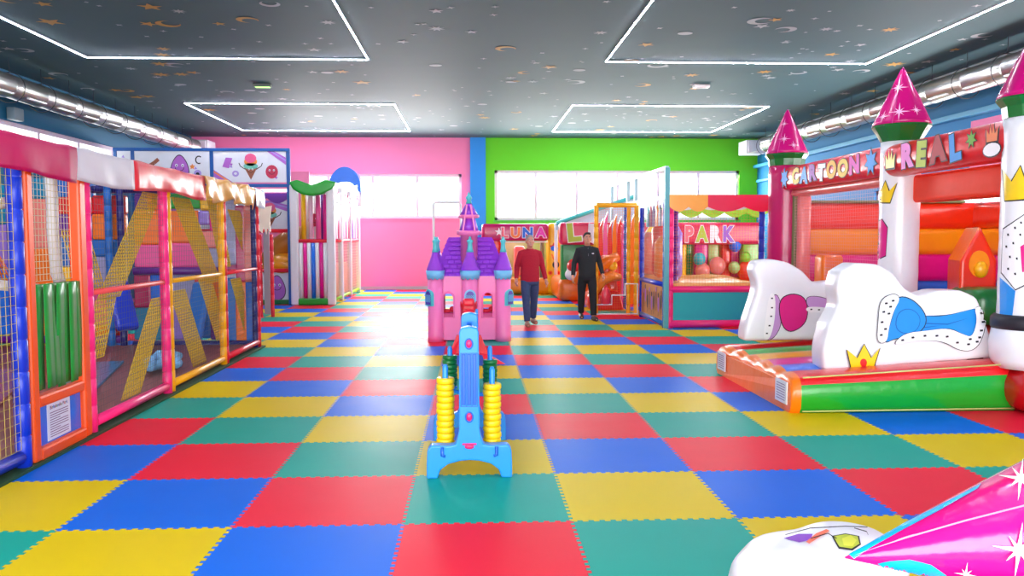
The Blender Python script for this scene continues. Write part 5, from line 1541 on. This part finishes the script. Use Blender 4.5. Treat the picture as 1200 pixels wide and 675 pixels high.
def strip(a_of_t, w, t0, t1, mt, nm, n=18, off=.003):
    b = B()
    def f(u, v):
        t = t0 + (t1 - t0) * u
        rr = r0 * max(.02, 1 - t) ** .93
        return cpt(t, a_of_t(t) + (v - .5) * w / max(rr, .05), off)
    b.sheet(f, n, 2); return obj(nm, b, mt, cn, normals=False)
# camera side is where side axis points away: find angle facing the camera
best = max([2 * PI * i / 72 for i in range(72)], key=lambda a: (V((0, 0, EYE)) - base_c).normalized().dot(Mx.to_3x3() @ V((math.cos(a), math.sin(a), 0))))
topa = max([2 * PI * i / 72 for i in range(72)], key=lambda a: (Mx.to_3x3() @ V((math.cos(a), math.sin(a), 0))).dot(V((0, .75, .66))))
sg = 1 if ((topa - best + PI) % (2 * PI) - PI) > 0 else -1
paint(cn, [[(994, 651), (1020, 637), (1060, 614), (1100, 594), (1150, 568), (1146, 574), (1100, 600), (1060, 621), (1020, 643), (1000, 655)]], CYAN, 'blue_border', 0, 5)
paint(cn, [[(998, 660), (1015, 663), (1040, 658), (1065, 656), (1090, 662), (1108, 674), (1112, 690), (1095, 690), (1085, 677), (1068, 671), (1050, 671), (1036, 676), (1020, 680), (1008, 670)]], CYAN, 'wavy_stripe', 0, 5)
paint(cn, [[(1000, 652), (1060, 631), (1130, 611), (1205, 592), (1205, 594), (1130, 613), (1060, 633)]], M('pale_seam', (250, 150, 210)), 'seam', 1, 6)
SPW = M('sparkle_white', (250, 244, 250))
def pspark(cx, cy, r):
    o1 = star(cx, cy, r, r * .12, 4, PI / 2 + .15); o2 = star(cx, cy, r * .6, r * .12, 4, PI / 4 + .15)
    paint(cn, [o1], SPW, 'sparkle', 2, 4); paint(cn, [o2], SPW, 'sparkle', 3, 4)
pspark(1192, 645, 32); pspark(1196, 564, 26); pspark(1130, 672, 14)
b = B(); b.lathe([(r0 * 1.0, 0.0), (r0 * .98, -.03), (.3, -.25), (.28, -.3)], seg=24, mat=Mx); obj('collar', b, DGREENV, dt)
b = B(); b.lathe([(.28, -.29), (.3, -.4), (.3, -1.2), (.2, -1.3)], seg=24, mat=Mx); obj('column', b, WHITEV, dt)
b = B(); b.box((base_c.x + .85, base_c.y + .1, .24), (.9, .6, .48), .12, seg=4); obj('support_roll', b, REDV, dt)
# white figure-shaped pillow standing behind the cone
wp = root('white_pillow_column', 'white inflatable pillow with scribbled print on top beside the pink cone', 'inflatable', (1.25, 2.95, 0))
b = B(); b.lathe([(.26, 0), (.31, .06), (.33, .35), (.31, .45), (.24, .535), (.1, .56)], (1.27, 2.95, 0), 20, sx=1.0, sy=.85); b.ball((1.4, 3.0, .46), (.24, .22, .14)); b.ball((1.1, 2.9, .45), (.16, .18, .11))
o = obj('body', b, WHITEV, wp); inflate(o, .022, 6)
def wprint(pxs, mt, i):
    paint(o, [pxs], mt, 'printed_motif', i, 3.0)
wprint([(918, 632), (935, 627), (952, 627), (950, 634), (936, 637)], M('violet_scribble', (140, 70, 190)), 0)
wprint([(944, 637), (956, 627), (968, 622), (972, 624), (960, 631), (948, 639)], M('coral_scribble', (240, 120, 90)), 1)
wprint([(974, 630), (990, 627), (1006, 630), (1008, 640), (998, 647), (982, 645)], DARK, 1)
wprint([(976, 631), (990, 628.5), (1004, 631), (1006, 639.5), (997, 645), (983, 643)], M('olive_scribble', (176, 190, 50)), 2)
wprint([(986, 634), (996, 630), (1003, 636), (998, 643), (988, 642)], M('lime_scribble', (206, 210, 60)), 3)
for ln in ([(920, 630), (950, 622), (990, 620), (1015, 621)], [(1000, 622), (1014, 626), (1016, 630)], [(950, 634), (970, 628), (980, 634)]):
    q = [(x, y) for x, y in ln] + [(x, y + 1.1) for x, y in ln[::-1]]
    wprint(q, DARK, 4)
# ------------------------------------------------------------------ two men walking towards the camera
SKIN = M('skin', (206, 142, 116), rough=.5, vary=.06, scale=14)
def person(name_label, loc, turn, height, top_m, leg_m, shoe_m, hair_m, pose, bald=False, polo=False):
    s = height / 1.75
    t = root('person', name_label, 'person', loc)
    rot = Matrix.Rotation(turn, 4, 'Z')
    def P(x, y, z): return V(loc) + rot @ (V((x, y, z)) * s)
    # joints; facing -Y, x to the viewer's right
    L = pose
    hipz, shz, nz = .93, 1.415, 1.5
    hip = {q: P(.095 * q, 0, hipz) for q in (-1, 1)}
    kne, ank, toe = {}, {}, {}
    for q in (-1, 1):
        fwd, lift = L['step'][q], L['lift'][q]
        kne[q] = P(.1 * q, -fwd * .55 - lift * .1, .5 + lift * .2)
        ank[q] = P(.095 * q, -fwd, .085 + lift)
        toe[q] = P(.115 * q, -fwd - .19, .035 + lift * .45)
    sh = {q: P(.182 * q, .0, shz) for q in (-1, 1)}
    elb = {q: P(L['elb'][q][0], L['elb'][q][1], L['elb'][q][2]) for q in (-1, 1)}
    wri = {q: P(L['wri'][q][0], L['wri'][q][1], L['wri'][q][2]) for q in (-1, 1)}
    nd = V((0, 0, 0))
    # ---- body skin: one continuous surface
    b = B()
    sq = (1, 1, 1)
    hd = P(0, -.03, 1.64)
    b.ball(P(0, -.012, 1.655), (.077 * s, .095 * s, .108 * s), 20, rot=rot.to_3x3())
    b.ball(P(0, -.048, 1.59), (.058 * s, .062 * s, .062 * s), 16, rot=rot.to_3x3())         # jaw
    b.ball(P(0, -.095, 1.565), (.024 * s, .018 * s, .02 * s), 10)                              # chin
    b.tube([P(0, -.096, 1.665), P(0, -.116, 1.632), P(0, -.104, 1.622)], [.009 * s, .0155 * s, .012 * s], 8)   # nose
    for q in (-1, 1):
        b.ball(P(.08 * q, .0, 1.64), (.012 * s, .022 * s, .034 * s), 10, rot=rot.to_3x3())   # ear
        b.ball(P(.031 * q, -.092, 1.682), (.026 * s, .014 * s, .009 * s), 10)                   # brow
        b.ball(P(.045 * q, -.075, 1.625), (.022 * s, .022 * s, .02 * s), 10)                    # cheek
    b.ball(P(0, -.099, 1.594), (.024 * s, .011 * s, .008 * s), 10)                             # lips
    b.tube([P(0, .012, 1.42), P(0, .004, 1.5), P(0, -.01, 1.6)], [.07 * s, .056 * s, .058 * s], 14)
    b.tube([P(0, 0, .9), P(0, .0, 1.05), P(0, 0, 1.25), P(0, 0, 1.4), P(0, 0, 1.47)], [.12 * s, .125 * s, .13 * s, .115 * s, .06 * s], 16, squash=(1, .68, 1))
    for q in (-1, 1):
        b.tube([P(.02 * q, 0, 1.42), sh[q], elb[q], wri[q]], [.06 * s, .052 * s, .038 * s, .027 * s], 12)
        b.tube([P(.05 * q, 0, .93), hip[q], kne[q], ank[q]], [.085 * s, .085 * s, .052 * s, .037 * s], 12)
        b.tube([ank[q], (ank[q] + toe[q]) / 2 + V((0, 0, -.01)), toe[q]], [.03 * s, .03 * s, .02 * s], 10)
        # hand: palm, four unequal curled fingers, thumb from the side of the palm
        d = (wri[q] - elb[q]).normalized()
        fwdv = (rot.to_3x3() @ V((0, -1, 0)))
        fwdv = (fwdv - d * fwdv.dot(d)).normalized()
        inn = d.cross(fwdv).normalized()
        if inn.dot(rot.to_3x3() @ V((-q, 0, 0))) < 0: inn = -inn
        w_ = wri[q]
        pm = w_ + d * .05 * s
        b.tube([w_, pm + fwdv * .004, w_ + d * .088 * s], [.026 * s, .034 * s, .032 * s], 10)
        for k, (ln, oy) in enumerate(((.068, .03), (.078, .0105), (.073, -.009), (.058, -.027))):
            a0 = w_ + d * .085 * s + fwdv * oy * s
            m1 = a0 + (d * .9 + inn * .25) * ln * .5 * s
            m2 = m1 + (d * .6 + inn * .75) * ln * .5 * s
            b.tube([a0 - d * .02 * s, m1, m2], [.0105 * s, .0098 * s, .0085 * s], 8)
        t0 = w_ + d * .03 * s + fwdv * .03 * s
        t1 = t0 + (d * .6 + fwdv * .6 + inn * .3) * .035 * s
        b.tube([t0 - fwdv * .012 * s, t1, t1 + (d * .9 + fwdv * .1 + inn * .4) * .03 * s], [.013 * s, .0115 * s, .0095 * s], 8)
    body = obj('body', b, SKIN, t)
    inflate(body, .0072, 2, .4)
    # ---- eyes, brows, mouth
    for q in (-1, 1):
        b = B(); b.ball(P(.031 * q, -.096, 1.663), (.0135 * s, .008 * s, .008 * s), 10); e_ = obj('eye', b, M('eye_white', (232, 226, 220), rough=.2), t)
        b = B(); b.ball(P(.031 * q, -.1025, 1.663), (.006 * s, .003 * s, .006 * s), 8); obj('iris', b, M('iris_brown', (50, 32, 24), rough=.2), e_)
        b = B(); b.tube([P(.012 * q, -.104, 1.685), P(.032 * q, -.105, 1.692), P(.05 * q, -.095, 1.685)], [.004 * s, .006 * s, .003 * s], 6); obj('eyebrow', b, hair_m, t)
    b = B(); b.tube([P(-.024, -.104, 1.594), P(0, -.111, 1.5935), P(.024, -.104, 1.594)], [.003 * s, .0045 * s, .003 * s], 6); obj('mouth', b, M('lip_line', (150, 76, 70), rough=.5), t)
    # ---- hair
    b = B()
    hr = 1.0
    b.ball(P(0, .012, 1.69), (.083 * s, .098 * s, .092 * s), 20, rot=rot.to_3x3())
    for q in (-1, 1): b.ball(P(.068 * q, .012, 1.655), (.018 * s, .05 * s, .05 * s), 10, rot=rot.to_3x3())
    b.ball(P(0, .07, 1.63), (.06 * s, .04 * s, .07 * s), 12, rot=rot.to_3x3())
    if not bald:
        b.ball(P(.01, -.03, 1.755), (.06 * s, .06 * s, .025 * s), 12, rot=rot.to_3x3())
    h_ = obj('hair', b, hair_m, t)
    inflate(h_, .009, 3)
    # ---- clothes
    b = B()
    def oval(zs_, rx, ry, yoff=0):
        pts_ = []
        n = 28
        rings = []
        for z, a_, c_ in zip(zs_, rx, ry):
            rings.append([b.bm.verts.new(P(a_ * math.cos(2 * PI * k / n), c_ * math.sin(2 * PI * k / n) + yoff, z)) for k in range(n)])
        for i in range(len(rings) - 1):
            for k in range(n): b._face([rings[i][k], rings[i][(k + 1) % n], rings[i + 1][(k + 1) % n], rings[i + 1][k]], 0, True)
        b._face(rings[0][::-1]); b._face(rings[-1])
    belly = 1.06 if bald else 1.0
    oval([.86, .9, 1.02, 1.15, 1.28, 1.38, 1.44, 1.48, 1.505], [.172 * belly, .178 * belly, .18 * belly, .182, .19, .192, .165, .1, .066], [.12 * belly, .128 * belly, .132 * belly, .128, .128, .118, .1, .08, .066])
    for q in (-1, 1):
        mid = (sh[q] + elb[q]) / 2; mi2 = (elb[q] + wri[q]) / 2
        b.tube([P(.09 * q, 0, 1.425), sh[q], mid, elb[q], mi2, wri[q] + (elb[q] - wri[q]).normalized() * .02], [.076 * s, .066 * s, .06 * s, .056 * s, .05 * s, .042 * s], 14)
    top = obj('sweater' if not polo else 'jacket', b, top_m, t)
    inflate(top, .011, 5)
    b = B(); b.tube([P(.062 * math.cos(a), .062 * math.sin(a) - .003, 1.5 + .012 * math.sin(a)) for a in [2 * PI * k / 20 for k in range(20)]], .012 * s, 8, closed=True); obj('collar', b, top_m, t)
    if polo:
        b = B(); b.box(P(.09, -.135, 1.35), (.04 * s, .01, .022 * s), .003); obj('chest_badge', b, M('pale_badge', (210, 200, 210)), t)
        b = B(); b.bar(P(0, -.088, 1.47), P(0, -.128, 1.3), .006, .008); obj('zip', b, M('grey_zip', (110, 110, 120)), t)
    b = B()
    oval([.8, .86, .93, .99], [.165, .172, .168, .162], [.12, .125, .12, .115])
    for q in (-1, 1):
        b.tube([P(.085 * q, 0, .9), (hip[q] * .5 + kne[q] * .5), kne[q], (kne[q] + ank[q]) / 2, ank[q] + V((0, 0, .02))], [.1 * s, .094 * s, .076 * s, .07 * s, .062 * s], 14)
    tr = obj('jeans' if not polo else 'trousers', b, leg_m, t)
    inflate(tr, .011, 4)
    for q in (-1, 1):
        b = B()
        heel = ank[q] + rot.to_3x3() @ V((0, .05, -.04)) * s
        b.tube([heel, ank[q] + V((0, 0, -.035)) * s, (ank[q] + toe[q]) / 2 + V((0, 0, -.012)), toe[q] + V((0, 0, .008))], [.042 * s, .055 * s, .052 * s, .042 * s], 12)
        so = obj('shoe', b, shoe_m, t); inflate(so, .009, 3)
    return t
G1 = (1.1, 15.72, 0); G2 = (2.34, 16.75, 0)
person('man in a crimson sweater and blue jeans walking beside the castle playhouse', G1, R(8), 1.71,
       M('crimson_knit', (170, 14, 42), rough=.85, vary=.12, scale=30, bump=.2), M('blue_denim', (52, 72, 108), rough=.85, vary=.25, scale=18), M('tan_shoe', (150, 110, 90), rough=.6), M('grey_hair', (150, 146, 146), rough=.8),
       dict(step={-1: .2, 1: -.16}, lift={-1: 0, 1: .03}, elb={-1: (-.255, .03, 1.15), 1: (.26, .04, 1.15)}, wri={-1: (-.29, -.1, .91), 1: (.31, -.04, .89)}), bald=True)
person('man in black jacket and black trousers walking beside the netted gate', G2, R(4), 1.76,
       M('black_fabric', (26, 28, 32), rough=.8, vary=.15, scale=20), M('black_trouser_fabric', (22, 22, 28), rough=.85, vary=.15), M('dark_shoe', (60, 40, 40), rough=.5), M('dark_hair', (34, 26, 24), rough=.8),
       dict(step={-1: -.14, 1: .2}, lift={-1: .03, 1: 0}, elb={-1: (-.26, .04, 1.15), 1: (.265, .03, 1.16)}, wri={-1: (-.3, -.05, .89), 1: (.3, -.11, .92)}), polo=True)
# red bag held low by the man in black
bp_ = V(G2) + V((.36, -.18, 0))
bgm = root('carrier_bag', 'small red carrier bag hanging from the hand of the man in black', 'bag', (bp_.x, bp_.y, .3))
b = B(); b.lathe([(.06, .33), (.1, .36), (.095, .56), (.05, .66), (.012, .72)], (bp_.x, bp_.y, 0), 14, sy=.6); obj('pouch', b, vinyl('red_bag_plastic', (220, 40, 60), rough=.4), bgm)
b = B(); b.tube([(bp_.x - .03, bp_.y, .66), (bp_.x - .01, bp_.y, .78), (bp_.x + .02, bp_.y, .66)], .005, 6); obj('handle', b, vinyl('red_bag_plastic', (220, 40, 60)), bgm)

# ------------------------------------------------------------------ output look
vs = scene.view_settings
scene.display_settings.display_device = 'sRGB'
vs.view_transform = 'Standard'
vs.look = 'None'
vs.gamma = 1.0
vs.use_curve_mapping = False
vs.exposure = 0.65
scene.cycles.max_bounces = 8
scene.cycles.diffuse_bounces = 4
scene.cycles.glossy_bounces = 3
scene.cycles.transparent_max_bounces = 12
scene.cycles.sample_clamp_indirect = 6
scene.cycles.use_denoising = True
scene.cycles.caustics_reflective = False
scene.cycles.caustics_refractive = False
